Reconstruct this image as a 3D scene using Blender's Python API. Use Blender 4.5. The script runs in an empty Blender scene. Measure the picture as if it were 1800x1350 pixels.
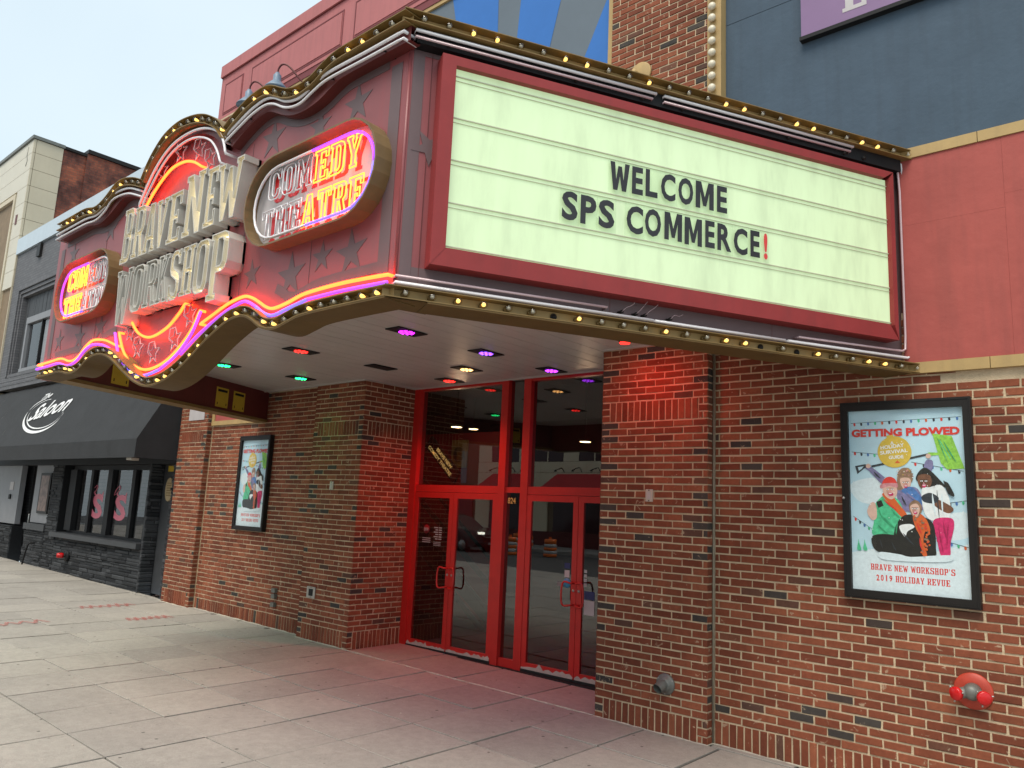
import bpy, bmesh, math, random
from mathutils import Vector, Matrix
from mathutils.geometry import tessellate_polygon
R = math.radians
rnd = random.Random(7)
scene = bpy.context.scene
COL = scene.collection

# ---------------------------------------------------------------- camera
cam_data = bpy.data.cameras.new("camera")
cam = bpy.data.objects.new("camera", cam_data)
COL.objects.link(cam)
scene.camera = cam
CAM = Vector((0.0, -6.5, 1.9))
_yaw, _pitch, _roll = 0.718287537, 0.163773583, -0.0454957117
_f = Vector((-math.sin(_yaw)*math.cos(_pitch), math.cos(_yaw)*math.cos(_pitch), math.sin(_pitch)))
_r = Vector((math.cos(_yaw), math.sin(_yaw), 0.0))
_d = _f.cross(_r)
_c, _s = math.cos(_roll), math.sin(_roll)
_r2 = _r*_c + _d*_s
_d2 = _d*_c - _r*_s
cam.matrix_world = Matrix(((_r2.x, -_d2.x, -_f.x, CAM.x), (_r2.y, -_d2.y, -_f.y, CAM.y), (_r2.z, -_d2.z, -_f.z, CAM.z), (0, 0, 0, 1)))
cam_data.sensor_width = 36.0
cam_data.sensor_fit = 'HORIZONTAL'
cam_data.lens = 36.0*1345.26/1800.0
cam_data.clip_start = 0.05
cam_data.clip_end = 500.0

# ---------------------------------------------------------------- sky: pale overcast
SUN_EL, SUN_AZ = 58.0, 166.0            # compass azimuth, 180 = straight in from the street (-y)
world = bpy.data.worlds.new("World")
scene.world = world
world.use_nodes = True
wn, wl = world.node_tree.nodes, world.node_tree.links
bg = wn["Background"]
sky = wn.new("ShaderNodeTexSky")
sky.sky_type = 'NISHITA'
sky.sun_disc = False
sky.sun_elevation = R(SUN_EL)
sky.sun_rotation = R(SUN_AZ)
sky.dust_density = 4.0
sky.air_density = 1.0
cloud_mix = wn.new("ShaderNodeMix"); cloud_mix.data_type = 'RGBA'
cloud_noise = wn.new("ShaderNodeTexNoise"); cloud_noise.inputs["Scale"].default_value = 1.6; cloud_noise.inputs["Detail"].default_value = 4.0
cloud_ramp = wn.new("ShaderNodeValToRGB")
cloud_ramp.color_ramp.elements[0].position = 0.3; cloud_ramp.color_ramp.elements[0].color = (4.05, 4.8, 5.2, 1)
cloud_ramp.color_ramp.elements[1].position = 0.75; cloud_ramp.color_ramp.elements[1].color = (4.9, 5.6, 5.85, 1)
wl.new(cloud_noise.outputs["Fac"], cloud_ramp.inputs["Fac"])
cloud_mix.inputs[0].default_value = 0.86
wl.new(sky.outputs["Color"], cloud_mix.inputs[6])
wl.new(cloud_ramp.outputs["Color"], cloud_mix.inputs[7])
wl.new(cloud_mix.outputs[2], bg.inputs["Color"])
bg.inputs["Strength"].default_value = 0.1

# ---------------------------------------------------------------- soft sun behind the cloud
sun_data = bpy.data.lights.new("sun", 'SUN')
sun_data.energy = 1.5
sun_data.angle = R(35)
sun_data.color = (1.0, 0.92, 0.80)
sun = bpy.data.objects.new("sun", sun_data)
COL.objects.link(sun)
_az, _el = R(SUN_AZ), R(SUN_EL)
_to = Vector((math.sin(_az)*math.cos(_el), math.cos(_az)*math.cos(_el), math.sin(_el)))
sun.rotation_euler = (-_to).to_track_quat('-Z', 'Y').to_euler()

vs = scene.view_settings
vs.view_transform = 'Standard'
vs.look = 'None'
vs.exposure = 1.0
vs.gamma = 1.0
vs.use_curve_mapping = False
scene.cycles.use_denoising = True
scene.cycles.max_bounces = 8
scene.cycles.transparent_max_bounces = 16
scene.cycles.sample_clamp_indirect = 10.0

# ---------------------------------------------------------------- lettering outlines (flat glyphs)
_GL = {}
def text2d(s, bold=0.0, sx=1.0):
    """verts (x, y) scaled to cap height 1 and faces, from the built-in face"""
    key = (s, bold, sx)
    if key in _GL: return _GL[key]
    cu = bpy.data.curves.new("glyphs", 'FONT')
    cu.body = s; cu.size = 1.0; cu.offset = bold; cu.resolution_u = 3; cu.align_x = 'LEFT'
    ob = bpy.data.objects.new("glyphs", cu); COL.objects.link(ob)
    dg = bpy.context.evaluated_depsgraph_get()
    me = ob.evaluated_get(dg).to_mesh()
    vs_ = [(v.co.x, v.co.y) for v in me.vertices]; fs_ = [tuple(p.vertices) for p in me.polygons]
    ob.evaluated_get(dg).to_mesh_clear()
    bpy.data.objects.remove(ob); bpy.data.curves.remove(cu)
    x0 = min(v[0] for v in vs_); x1 = max(v[0] for v in vs_); y0 = min(v[1] for v in vs_); y1 = max(v[1] for v in vs_)
    k = 1.0/(y1-y0)
    vs_ = [((v[0]-x0)*k*sx, (v[1]-y0)*k) for v in vs_]
    _GL[key] = (vs_, fs_, (x1-x0)*k*sx)
    return _GL[key]

# slab-serif capitals: outer outline, holes; height 20
SLAB = {
'E': [[(0,0),(10,0),(10,5.5),(8,5.5),(8,2),(4.6,2),(4.6,9),(6.3,9),(6.3,7.3),(7.9,7.3),(7.9,12.7),(6.3,12.7),(6.3,11),(4.6,11),(4.6,18),(8,18),(8,14.5),(10,14.5),(10,20),(0,20),(0,18),(1.2,18),(1.2,2),(0,2)]],
'H': [[(0,0),(4.7,0),(4.7,2),(3.8,2),(3.8,9),(6.2,9),(6.2,2),(5.3,2),(5.3,0),(10,0),(10,2),(9,2),(9,18),(10,18),(10,20),(5.3,20),(5.3,18),(6.2,18),(6.2,11),(3.8,11),(3.8,18),(4.7,18),(4.7,20),(0,20),(0,18),(1,18),(1,2),(0,2)]],
'N': [[(0,0),(4.2,0),(4.2,2),(3.3,2),(3.3,12),(6.9,0),(9.2,0),(9.2,18),(10,18),(10,20),(6,20),(6,18),(6.9,18),(6.9,8),(3.4,20),(0,20),(0,18),(1,18),(1,2),(0,2)]],
'M': [[(0,0),(4,0),(4,2),(3.2,2),(3.2,12),(5.2,3),(6.8,3),(8.8,12),(8.8,2),(8,2),(8,0),(12,0),(12,2),(11.2,2),(11.2,18),(12,18),(12,20),(8.8,20),(6,9),(3.2,20),(0,20),(0,18),(.8,18),(.8,2),(0,2)]],
'W': [[(3,0),(5,0),(6.5,9),(8,0),(10,0),(12.2,18),(13,18),(13,20),(9.3,20),(9.3,18),(10,18),(9,7.5),(7.4,18),(5.6,18),(4,7.5),(3,18),(3.7,18),(3.7,20),(0,20),(0,18),(.8,18)]],
'V': [[(3.9,0),(6.1,0),(9.2,18),(10,18),(10,20),(6,20),(6,18),(6.8,18),(5.1,6.5),(3.4,18),(4.2,18),(4.2,20),(0,20),(0,18),(.8,18)]],
'A': [[(0,0),(4,0),(4,2),(3.4,2),(3.8,5),(6.2,5),(6.6,2),(6,2),(6,0),(10,0),(10,2),(9.2,2),(6.8,20),(3.2,20),(.8,2),(0,2)],[(4.1,7),(5.9,7),(5,15)]],
'K': [[(0,0),(4.7,0),(4.7,2),(3.8,2),(3.8,7),(4.5,8.5),(6.6,2),(6,2),(6,0),(10,0),(10,2),(9.4,2),(6.2,11),(8.8,18),(9.6,18),(9.6,20),(5.6,20),(5.6,18),(6.3,18),(3.8,11.5),(3.8,18),(4.7,18),(4.7,20),(0,20),(0,18),(1,18),(1,2),(0,2)]],
'T': [[(2.5,0),(7.5,0),(7.5,2),(6.4,2),(6.4,18),(8.2,18),(8.2,14.5),(10,14.5),(10,20),(0,20),(0,14.5),(1.8,14.5),(1.8,18),(3.6,18),(3.6,2),(2.5,2)]],
'Y': [[(2.7,0),(7.3,0),(7.3,2),(6.4,2),(6.4,8),(9.2,18),(10,18),(10,20),(6,20),(6,18),(6.6,18),(5,11.5),(3.4,18),(4,18),(4,20),(0,20),(0,18),(.8,18),(3.6,8),(3.6,2),(2.7,2)]],
'I': [[(0,0),(5,0),(5,2),(3.9,2),(3.9,18),(5,18),(5,20),(0,20),(0,18),(1.1,18),(1.1,2),(0,2)]],
'L': [[(0,0),(9.6,0),(9.6,6),(7.8,6),(7.8,2),(4,2),(4,18),(5.2,18),(5.2,20),(0,20),(0,18),(1.1,18),(1.1,2),(0,2)]],
'U': [[(3.4,0),(6.8,0),(8.9,2.6),(8.9,18),(10,18),(10,20),(5.8,20),(5.8,18),(6.6,18),(6.6,3.6),(5.9,2.2),(4.6,2.2),(3.9,3.6),(3.9,18),(4.8,18),(4.8,20),(0,20),(0,18),(1.1,18),(1.1,2.6)]],
'O': [[(2.6,0),(7.4,0),(9,1.2),(9.8,3.4),(9.8,16.6),(9,18.8),(7.4,20),(2.6,20),(1,18.8),(.2,16.6),(.2,3.4),(1,1.2)],[(4.2,2.2),(3.4,3.4),(3.2,5),(3.2,15),(3.4,16.6),(4.2,17.8),(5.8,17.8),(6.6,16.6),(6.8,15),(6.8,5),(6.6,3.4),(5.8,2.2)]],
'P': [[(0,0),(5,0),(5,2),(4,2),(4,8),(7,8),(8.7,8.8),(9.6,10.8),(9.6,17.2),(8.7,19.2),(7,20),(0,20),(0,18),(1.1,18),(1.1,2),(0,2)],[(4,10),(4,18),(5.9,18),(6.7,17),(6.7,11),(5.9,10)]],
'R': [[(0,0),(4.8,0),(4.8,2),(4,2),(4,8.4),(5,8.4),(6.6,2),(6.6,0),(10,0),(10,2),(9.3,2),(7.8,8.8),(9,10),(9.6,11.6),(9.6,17.2),(8.7,19.2),(7,20),(0,20),(0,18),(1.1,18),(1.1,2),(0,2)],[(4,10.4),(4,18),(5.9,18),(6.7,17),(6.7,11.4),(5.9,10.4)]],
'B': [[(0,0),(7,0),(9,.9),(9.8,3),(9.8,8.2),(8.6,10.2),(9.4,12),(9.4,17.2),(8.6,19.2),(7,20),(0,20),(0,18),(1.1,18),(1.1,2),(0,2)],[(4,2.2),(4,9),(6,9),(6.8,8),(6.8,3.2),(6,2.2)],[(4,11.2),(4,17.9),(5.8,17.9),(6.5,17),(6.5,12.2),(5.8,11.2)]],
'D': [[(0,0),(6.5,0),(8.6,1.2),(9.6,3.8),(9.6,16.2),(8.6,18.8),(6.5,20),(0,20),(0,18),(1.1,18),(1.1,2),(0,2)],[(4,2.2),(4,17.8),(5.6,17.8),(6.5,16.4),(6.7,15),(6.7,5),(6.5,3.6),(5.6,2.2)]],
'C': [[(10,6.5),(9.6,3),(8.4,.9),(6.9,0),(3,0),(1.1,1.1),(.2,3.6),(.2,16.4),(1.1,18.9),(3,20),(6.8,20),(7.8,18.8),(8.1,20),(10,20),(10,13),(8,13),(7,16.4),(5.9,17.8),(4.4,17.8),(3.4,16.4),(3.2,15),(3.2,5),(3.4,3.6),(4.4,2.2),(5.9,2.2),(7,3.8),(7.3,6.5)]],
'S': [[(0,0),(1.8,0),(2.2,1.1),(3.2,0),(7,0),(9,1.1),(9.8,3.2),(9.8,8.2),(8.6,10.4),(3.8,12.9),(3.3,14),(3.3,16.6),(4,17.8),(5.8,17.8),(7.1,16.6),(7.6,14),(9.4,14),(9.4,20),(7.6,20),(7.2,18.9),(6.2,20),(3,20),(1.1,18.9),(.3,16.8),(.3,12.4),(1.5,10.2),(6.2,7.8),(6.8,6.8),(6.8,3.6),(6.1,2.2),(4.2,2.2),(2.7,3.6),(2,6.5),(0,6.5)]],
}
# ---------------------------------------------------------------- helpers
class Fr:
    """a flat frame: u, v in the plane, w out of it"""
    def __init__(s, o, u, v, n):
        s.o, s.u, s.v, s.n = Vector(o), Vector(u), Vector(v), Vector(n)
    def __call__(s, a, b, c=0.0):
        return s.o + s.u*a + s.v*b + s.n*c
def wallframe(y): return Fr((0, y, 0), (1, 0, 0), (0, 0, 1), (0, -1, 0))

class MB:
    def __init__(s): s.v, s.f, s.m, s.t, s.sm = [], [], [], [], []
    def add(s, vs_, fs_, mi=0, tone=None, smooth=False):
        b = len(s.v); s.v += [tuple(q) for q in vs_]
        for f in fs_:
            s.f.append(tuple(b+i for i in f)); s.m.append(mi); s.t.append(0.0 if tone is None else tone); s.sm.append(smooth)
    def box(s, x0, x1, y0, y1, z0, z1, mi=0, tone=None):
        s.add([(x0,y0,z0),(x1,y0,z0),(x1,y1,z0),(x0,y1,z0),(x0,y0,z1),(x1,y0,z1),(x1,y1,z1),(x0,y1,z1)],
              [(0,3,2,1),(4,5,6,7),(0,1,5,4),(1,2,6,5),(2,3,7,6),(3,0,4,7)], mi, tone); return s
    def fbox(s, F, a0, a1, b0, b1, c0, c1, mi=0, tone=None):
        s.add([F(a0,b0,c0),F(a1,b0,c0),F(a1,b1,c0),F(a0,b1,c0),F(a0,b0,c1),F(a1,b0,c1),F(a1,b1,c1),F(a0,b1,c1)],
              [(0,3,2,1),(4,5,6,7),(0,1,5,4),(1,2,6,5),(2,3,7,6),(3,0,4,7)], mi, tone); return s
    def solid(s, loops, F, c0, c1, mi=0, back=True, mside=None):
        """polygon with holes, extruded from c0 to c1 (c1 is the front)"""
        flat = [p for l in loops for p in l]
        tris = tessellate_polygon([[Vector((p[0], p[1], 0)) for p in l] for l in loops])
        fixed = []
        for t in tris:
            a, b, c = (flat[i] for i in t)
            ar = (b[0]-a[0])*(c[1]-a[1])-(c[0]-a[0])*(b[1]-a[1])
            fixed.append(tuple(t) if ar > 0 else (t[0], t[2], t[1]))
        n = len(flat)
        s.add([F(p[0], p[1], c1) for p in flat], fixed, mi)
        if back: s.add([F(p[0], p[1], c0) for p in flat], [tuple(reversed(t)) for t in fixed], mi)
        for k, l in enumerate(loops):
            s.wall(l, F, c0, c1, mi if mside is None else mside)
        return s
    def wall(s, l, F, c0, c1, mi=0, closed=True):
        n = len(l)
        s.add([F(p[0], p[1], c0) for p in l]+[F(p[0], p[1], c1) for p in l], [(i, (i+1) % n, n+(i+1) % n, n+i) for i in range(n if closed else n-1)], mi); return s
    def tube(s, pts, r, n=8, closed=False, mi=0, caps=True):
        pts = [Vector(p) for p in pts]; m = len(pts); vs_ = []; ref = None
        for i, p in enumerate(pts):
            if closed: t = pts[(i+1) % m]-pts[i-1]
            else: t = pts[min(i+1, m-1)]-pts[max(i-1, 0)]
            t.normalize()
            if ref is None:
                ref = t.orthogonal().normalized()
            else:
                ref = (ref-t*ref.dot(t))
                ref = ref.normalized() if ref.length > 1e-6 else t.orthogonal().normalized()
            b = t.cross(ref)
            rr = r[i] if isinstance(r, (list, tuple)) else r
            for k in range(n):
                a = 2*math.pi*k/n
                vs_.append(p+(ref*math.cos(a)+b*math.sin(a))*rr)
        fs_ = []
        for i in range(m if closed else m-1):
            j = (i+1) % m
            for k in range(n):
                fs_.append((i*n+k, i*n+(k+1) % n, j*n+(k+1) % n, j*n+k))
        if caps and not closed:
            fs_.append(tuple(range(n-1, -1, -1))); fs_.append(tuple((m-1)*n+k for k in range(n)))
        s.add(vs_, fs_, mi, None, True); return s
    def lathe(s, prof, o, axis, n=16, mi=0, smooth=True):
        """prof: (radius, height along axis)"""
        o = Vector(o); ax = Vector(axis).normalized(); u = ax.orthogonal().normalized(); w = ax.cross(u); vs_ = []
        for r_, h in prof:
            for k in range(n):
                a = 2*math.pi*k/n
                vs_.append(o+ax*h+(u*math.cos(a)+w*math.sin(a))*r_)
        fs_ = [(i*n+k, i*n+(k+1) % n, (i+1)*n+(k+1) % n, (i+1)*n+k) for i in range(len(prof)-1) for k in range(n)]
        fs_.append(tuple(range(n-1, -1, -1))); fs_.append(tuple((len(prof)-1)*n+k for k in range(n)))
        s.add(vs_, fs_, mi, None, smooth); return s
    def glyphs(s, txt, F, a, b, h, c, mi=0, bold=0.0, sx=1.0, width=None, center=False):
        vs_, fs_, w = text2d(txt, bold, sx)
        kx = h if width is None else width/w
        if center: a = a-w*kx/2
        s.add([F(a+x*kx, b+y*h, c) for x, y in vs_], fs_, mi); return w*kx
    def mesh(s, name):
        me = bpy.data.meshes.new(name); me.from_pydata(s.v, [], s.f)
        me.polygons.foreach_set("material_index", s.m)
        me.polygons.foreach_set("use_smooth", s.sm)
        if any(s.t):
            at = me.attributes.new("tone", 'FLOAT', 'FACE'); at.data.foreach_set("value", s.t)
        me.update(); return me

LOC = {}                 # world location of every empty used as a base
def link(name, me, parent=None):
    o = bpy.data.objects.new(name, me); COL.objects.link(o)
    if parent is not None:
        o.parent = parent
        o.matrix_parent_inverse = Matrix.Translation(-LOC.get(parent.name, Vector((0, 0, 0))))
    return o
def obj(name, mb, mats, parent=None):
    me = mb.mesh(name)
    for m in (mats if isinstance(mats, (list, tuple)) else [mats]): me.materials.append(m)
    return link(name, me, parent)
def tag(o, label, cat=None, group=None, kind=None):
    if label: o["label"] = label
    if cat: o["category"] = cat
    if group: o["group"] = group
    if kind: o["kind"] = kind
    return o
def thing(name, label, cat, loc=(0, 0, 0), group=None):
    o = bpy.data.objects.new(name, None); COL.objects.link(o); o.location = loc; o.empty_display_size = 0.1
    LOC[o.name] = Vector(loc)
    return tag(o, label, cat, group)
def inset(loop, d):
    """move a closed outline inwards (counter-clockwise outline) by d"""
    n = len(loop); out = []
    ar = sum(loop[i][0]*loop[(i+1) % n][1]-loop[(i+1) % n][0]*loop[i][1] for i in range(n))
    sg = 1 if ar > 0 else -1
    for i in range(n):
        p0, p1, p2 = Vector(loop[i-1]).to_2d(), Vector(loop[i]).to_2d(), Vector(loop[(i+1) % n]).to_2d()
        e1 = (p1-p0).normalized(); e2 = (p2-p1).normalized()
        n1 = Vector((-e1.y, e1.x))*sg; n2 = Vector((-e2.y, e2.x))*sg
        b = n1+n2
        if b.length < 1e-5: b = n1
        b.normalize(); k = d/max(0.35, b.dot(n1))
        q = p1+b*k; out.append((q.x, q.y))
    return out
def smooth_path(pts, per=6):
    """Catmull-Rom through 2-D or 3-D points"""
    P = [Vector(p) for p in pts]; out = []
    for i in range(len(P)-1):
        p0 = P[max(i-1, 0)]; p1 = P[i]; p2 = P[i+1]; p3 = P[min(i+2, len(P)-1)]
        for k in range(per):
            t = k/per
            out.append(0.5*((2*p1)+(p2-p0)*t+(2*p0-5*p1+4*p2-p3)*t*t+(3*p1-p0-3*p2+p3)*t*t*t))
    out.append(P[-1]); return out
def even(pts, step, start=0.0):
    """points every step along a polyline, with tangents"""
    out = []; acc = start
    for a, b in zip(pts[:-1], pts[1:]):
        L = (b-a).length
        while acc <= L:
            out.append((a+(b-a)*(acc/L), (b-a).normalized())); acc += step
        acc -= L
    return out

# ---------------------------------------------------------------- materials
def nodes(name):
    m = bpy.data.materials.new(name); m.use_nodes = True
    nt = m.node_tree; return m, nt.nodes, nt.links, nt.nodes["Principled BSDF"]
def ramp(N, stops, interp='LINEAR'):
    r_ = N.new("ShaderNodeValToRGB"); cr = r_.color_ramp; cr.interpolation = interp
    while len(cr.elements) < len(stops): cr.elements.new(0.5)
    for e, (p, c) in zip(cr.elements, stops): e.position = p; e.color = (c[0], c[1], c[2], 1)
    return r_
def mat(name, col, rough=0.6, var=0.18, scale=6.0, bump=0.0, bscale=60.0, metal=0.0, streak=0.0, spec=0.5, grime=None, coat=0.0):
    m, N, L, B = nodes(name)
    geo = N.new("ShaderNodeNewGeometry")
    no = N.new("ShaderNodeTexNoise"); no.inputs["Scale"].default_value = scale; no.inputs["Detail"].default_value = 6; no.inputs["Roughness"].default_value = 0.65
    L.new(geo.outputs["Position"], no.inputs["Vector"])
    r_ = ramp(N, [(0.25, [c*(1-var) for c in col]), (0.75, [min(1, c*(1+var)) for c in col])])
    L.new(no.outputs["Fac"], r_.inputs["Fac"]); out = r_.outputs["Color"]
    if streak > 0:
        mp = N.new("ShaderNodeMapping"); mp.inputs["Scale"].default_value = (9, 9, 0.7)
        n2 = N.new("ShaderNodeTexNoise"); n2.inputs["Scale"].default_value = 1.6; n2.inputs["Detail"].default_value = 5
        L.new(geo.outputs["Position"], mp.inputs["Vector"]); L.new(mp.outputs["Vector"], n2.inputs["Vector"])
        r2 = ramp(N, [(0.45, (0, 0, 0)), (0.8, (1, 1, 1))]); L.new(n2.outputs["Fac"], r2.inputs["Fac"])
        k = N.new("ShaderNodeMath"); k.operation = 'MULTIPLY'; k.inputs[1].default_value = streak; L.new(r2.outputs["Color"], k.inputs[0])
        mx = N.new("ShaderNodeMix"); mx.data_type = 'RGBA'
        g = grime or [c*0.45+0.02 for c in col]
        mx.inputs[7].default_value = (g[0], g[1], g[2], 1)
        L.new(k.outputs[0], mx.inputs[0]); L.new(out, mx.inputs[6]); out = mx.outputs[2]
    L.new(out, B.inputs["Base Color"])
    B.inputs["Roughness"].default_value = rough; B.inputs["Metallic"].default_value = metal
    B.inputs["Specular IOR Level"].default_value = spec; B.inputs["Coat Weight"].default_value = coat
    if bump > 0:
        n3 = N.new("ShaderNodeTexNoise"); n3.inputs["Scale"].default_value = bscale; n3.inputs["Detail"].default_value = 4
        L.new(geo.outputs["Position"], n3.inputs["Vector"])
        b_ = N.new("ShaderNodeBump"); b_.inputs["Strength"].default_value = bump; b_.inputs["Distance"].default_value = 0.01
        L.new(n3.outputs["Fac"], b_.inputs["Height"]); L.new(b_.outputs["Normal"], B.inputs["Normal"])
    return m
def emit(name, col, strength):
    m, N, L, B = nodes(name)
    B.inputs["Base Color"].default_value = (min(1, col[0]), min(1, col[1]), min(1, col[2]), 1)
    B.inputs["Emission Color"].default_value = (col[0], col[1], col[2], 1)
    B.inputs["Emission Strength"].default_value = strength
    no = N.new("ShaderNodeTexNoise"); no.inputs["Scale"].default_value = 3.0
    mr = N.new("ShaderNodeMapRange"); mr.inputs["To Min"].default_value = strength*0.85; mr.inputs["To Max"].default_value = strength*1.15
    L.new(no.outputs["Fac"], mr.inputs["Value"]); L.new(mr.outputs["Result"], B.inputs["Emission Strength"])
    return m
def glass(name, tint=(0.5, 0.5, 0.5), ior=1.5, rough=0.0, wav=0.0):
    m, N, L, B = nodes(name); N.remove(B)
    out = N["Material Output"]
    tr = N.new("ShaderNodeBsdfTransparent"); tr.inputs["Color"].default_value = (*tint, 1)
    gl = N.new("ShaderNodeBsdfGlossy"); gl.inputs["Roughness"].default_value = rough
    fr = N.new("ShaderNodeFresnel"); fr.inputs["IOR"].default_value = ior
    mx = N.new("ShaderNodeMixShader")
    gb = N.new("ShaderNodeNewGeometry"); iv = N.new("ShaderNodeMath"); iv.operation = 'SUBTRACT'; iv.inputs[0].default_value = 1.0; L.new(gb.outputs["Backfacing"], iv.inputs[1])
    mf = N.new("ShaderNodeMath"); mf.operation = 'MULTIPLY'; L.new(fr.outputs[0], mf.inputs[0]); L.new(iv.outputs[0], mf.inputs[1])
    L.new(mf.outputs[0], mx.inputs[0]); L.new(tr.outputs[0], mx.inputs[1]); L.new(gl.outputs[0], mx.inputs[2]); L.new(mx.outputs[0], out.inputs["Surface"])
    if wav > 0:
        geo = N.new("ShaderNodeNewGeometry"); no = N.new("ShaderNodeTexNoise"); no.inputs["Scale"].default_value = 1.3
        L.new(geo.outputs["Position"], no.inputs["Vector"])
        b_ = N.new("ShaderNodeBump"); b_.inputs["Strength"].default_value = wav; b_.inputs["Distance"].default_value = 0.02
        L.new(no.outputs["Fac"], b_.inputs["Height"]); L.new(b_.outputs["Normal"], gl.inputs["Normal"])
    return m
def brick_mat(name, stops, smear=(0.5, 0.38, 0.26), smear_pos=0.63):
    m, N, L, B = nodes(name)
    at = N.new("ShaderNodeAttribute"); at.attribute_name = "tone"
    geo = N.new("ShaderNodeNewGeometry")
    no = N.new("ShaderNodeTexNoise"); no.inputs["Scale"].default_value = 26; no.inputs["Detail"].default_value = 6; no.inputs["Roughness"].default_value = 0.7
    L.new(geo.outputs["Position"], no.inputs["Vector"])
    r_ = ramp(N, stops); L.new(at.outputs["Fac"], r_.inputs["Fac"])
    mr = N.new("ShaderNodeMapRange"); mr.inputs["To Min"].default_value = 0.6; mr.inputs["To Max"].default_value = 1.35
    L.new(no.outputs["Fac"], mr.inputs["Value"])
    mu = N.new("ShaderNodeMix"); mu.data_type = 'RGBA'; mu.blend_type = 'MULTIPLY'; mu.inputs[0].default_value = 1
    L.new(r_.outputs["Color"], mu.inputs[6]); L.new(mr.outputs["Result"], mu.inputs[7])
    n2 = N.new("ShaderNodeTexNoise"); n2.inputs["Scale"].default_value = 14; n2.inputs["Detail"].default_value = 8; n2.inputs["Roughness"].default_value = 0.6; n2.inputs["Distortion"].default_value = 0.8
    L.new(geo.outputs["Position"], n2.inputs["Vector"])
    r2 = ramp(N, [(smear_pos, (0, 0, 0)), (smear_pos+0.05, (1, 1, 1))]); L.new(n2.outputs["Fac"], r2.inputs["Fac"])
    k = N.new("ShaderNodeMath"); k.operation = 'MULTIPLY'; k.inputs[1].default_value = 0.6; L.new(r2.outputs["Color"], k.inputs[0])
    mx = N.new("ShaderNodeMix"); mx.data_type = 'RGBA'; mx.inputs[7].default_value = (*smear, 1)
    L.new(k.outputs[0], mx.inputs[0]); L.new(mu.outputs[2], mx.inputs[6])
    st = N.new("ShaderNodeTexNoise"); st.inputs["Scale"].default_value = 1.1; st.inputs["Detail"].default_value = 7; st.inputs["Roughness"].default_value = 0.7
    L.new(geo.outputs["Position"], st.inputs["Vector"]); sr = N.new("ShaderNodeMapRange"); sr.inputs["From Min"].default_value = .3; sr.inputs["From Max"].default_value = .7; sr.inputs["To Min"].default_value = .68; sr.inputs["To Max"].default_value = 1.22
    L.new(st.outputs["Fac"], sr.inputs["Value"]); sm = N.new("ShaderNodeMix"); sm.data_type = 'RGBA'; sm.blend_type = 'MULTIPLY'; sm.inputs[0].default_value = 1
    L.new(mx.outputs[2], sm.inputs[6]); L.new(sr.outputs["Result"], sm.inputs[7]); L.new(sm.outputs[2], B.inputs["Base Color"])
    B.inputs["Roughness"].default_value = 0.85; B.inputs["Specular IOR Level"].default_value = 0.25
    b_ = N.new("ShaderNodeBump"); b_.inputs["Strength"].default_value = 0.35; b_.inputs["Distance"].default_value = 0.004
    n3 = N.new("ShaderNodeTexNoise"); n3.inputs["Scale"].default_value = 120; n3.inputs["Detail"].default_value = 3
    L.new(geo.outputs["Position"], n3.inputs["Vector"]); L.new(n3.outputs["Fac"], b_.inputs["Height"]); L.new(b_.outputs["Normal"], B.inputs["Normal"])
    return m
BR = [(0.0, (.155, .044, .024)), (0.3, (.195, .056, .029)), (0.6, (.228, .068, .035)), (0.88, (.275, .089, .045)), (0.9, (.14, .06, .038)), (0.93, (.045, .040, .037)), (1.0, (.07, .058, .05))]
M = {}
M['brick'] = brick_mat("brick red", BR)
M['mortar'] = mat("mortar cream", (.55, .43, .29), .9, .25, 7, .6, 90, spec=.2)
M['gold'] = mat("gold paint", (.20, .125, .038), .55, .2, 5, .05, 80)
M['gold_shaded'] = mat("shaded gold underside", (.105, .062, .018), .6, .2, 5, spec=.3)  # darker copy of the gold, shade of the undersides put into the colour
M['gold_trim'] = mat("gold trim paint", (.40, .27, .11), .65, .12, 3, .1, 30, streak=.3)
M['red_panel'] = mat("red wall paint", (.35, .078, .066), .7, .12, 2.5, .35, 12, streak=.3, spec=.3)
M['marq_red'] = mat("marquee red enamel", (.27, .066, .070), .42, .1, 3, .05, 8, streak=.35, grime=(.17, .075, .078))
M['frame_red'] = mat("board frame red", (.27, .035, .035), .5, .12, 4, streak=.25, spec=.3)
M['marq_grey'] = mat("marquee grey paint", (.13, .082, .085), .5, .1, 4, streak=.2)
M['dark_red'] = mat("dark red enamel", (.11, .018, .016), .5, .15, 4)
M['cornice_red'] = mat("cornice red", (.40, .125, .125), .65, .08, 2, streak=.3)
M['cornice_dark'] = mat("cornice groove", (.16, .03, .035), .7, .1, 3)
M['blue_panel'] = mat("slate blue paint", (.060, .090, .125), .75, .12, 2.2, .3, 16, streak=.35, grime=(.045, .06, .08), spec=.25)
M['mural_blue'] = mat("mural blue", (.045, .16, .45), .7, .07, 2, spec=.2)
M['mural_grey'] = mat("mural grey", (.13, .16, .19), .7, .07, 2, spec=.2)
M['door_red'] = mat("door red enamel", (.47, .018, .014), .38, .1, 7, .06, 50, streak=.1, grime=(.25, .02, .015))
M['primer'] = mat("bare primer", (.42, .38, .34), .8, .2, 14)
M['black'] = mat("black paint", (.010, .010, .011), .6, .2, 6, spec=.25)
M['bronze'] = mat("dark bronze metal", (.012, .010, .009), .5, .2, 6, spec=.3)
M['rubber'] = mat("black rubber", (.01, .01, .01), .7, .1, 5)
M['soffit'] = mat("white soffit plank", (.46, .43, .41), .32, .12, 1.2, spec=.35)
M['white_can'] = mat("white letter can", (.52, .50, .45), .5, .12, 5, streak=.4, grime=(.4, .36, .3))
M['face_grey'] = mat("sign face pale grey", (.46, .43, .43), .5, .1, 4, streak=.2)
M['tube_off'] = mat("unlit neon tube", (.72, .70, .72), .12, .05, 6, spec=.7)
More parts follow.
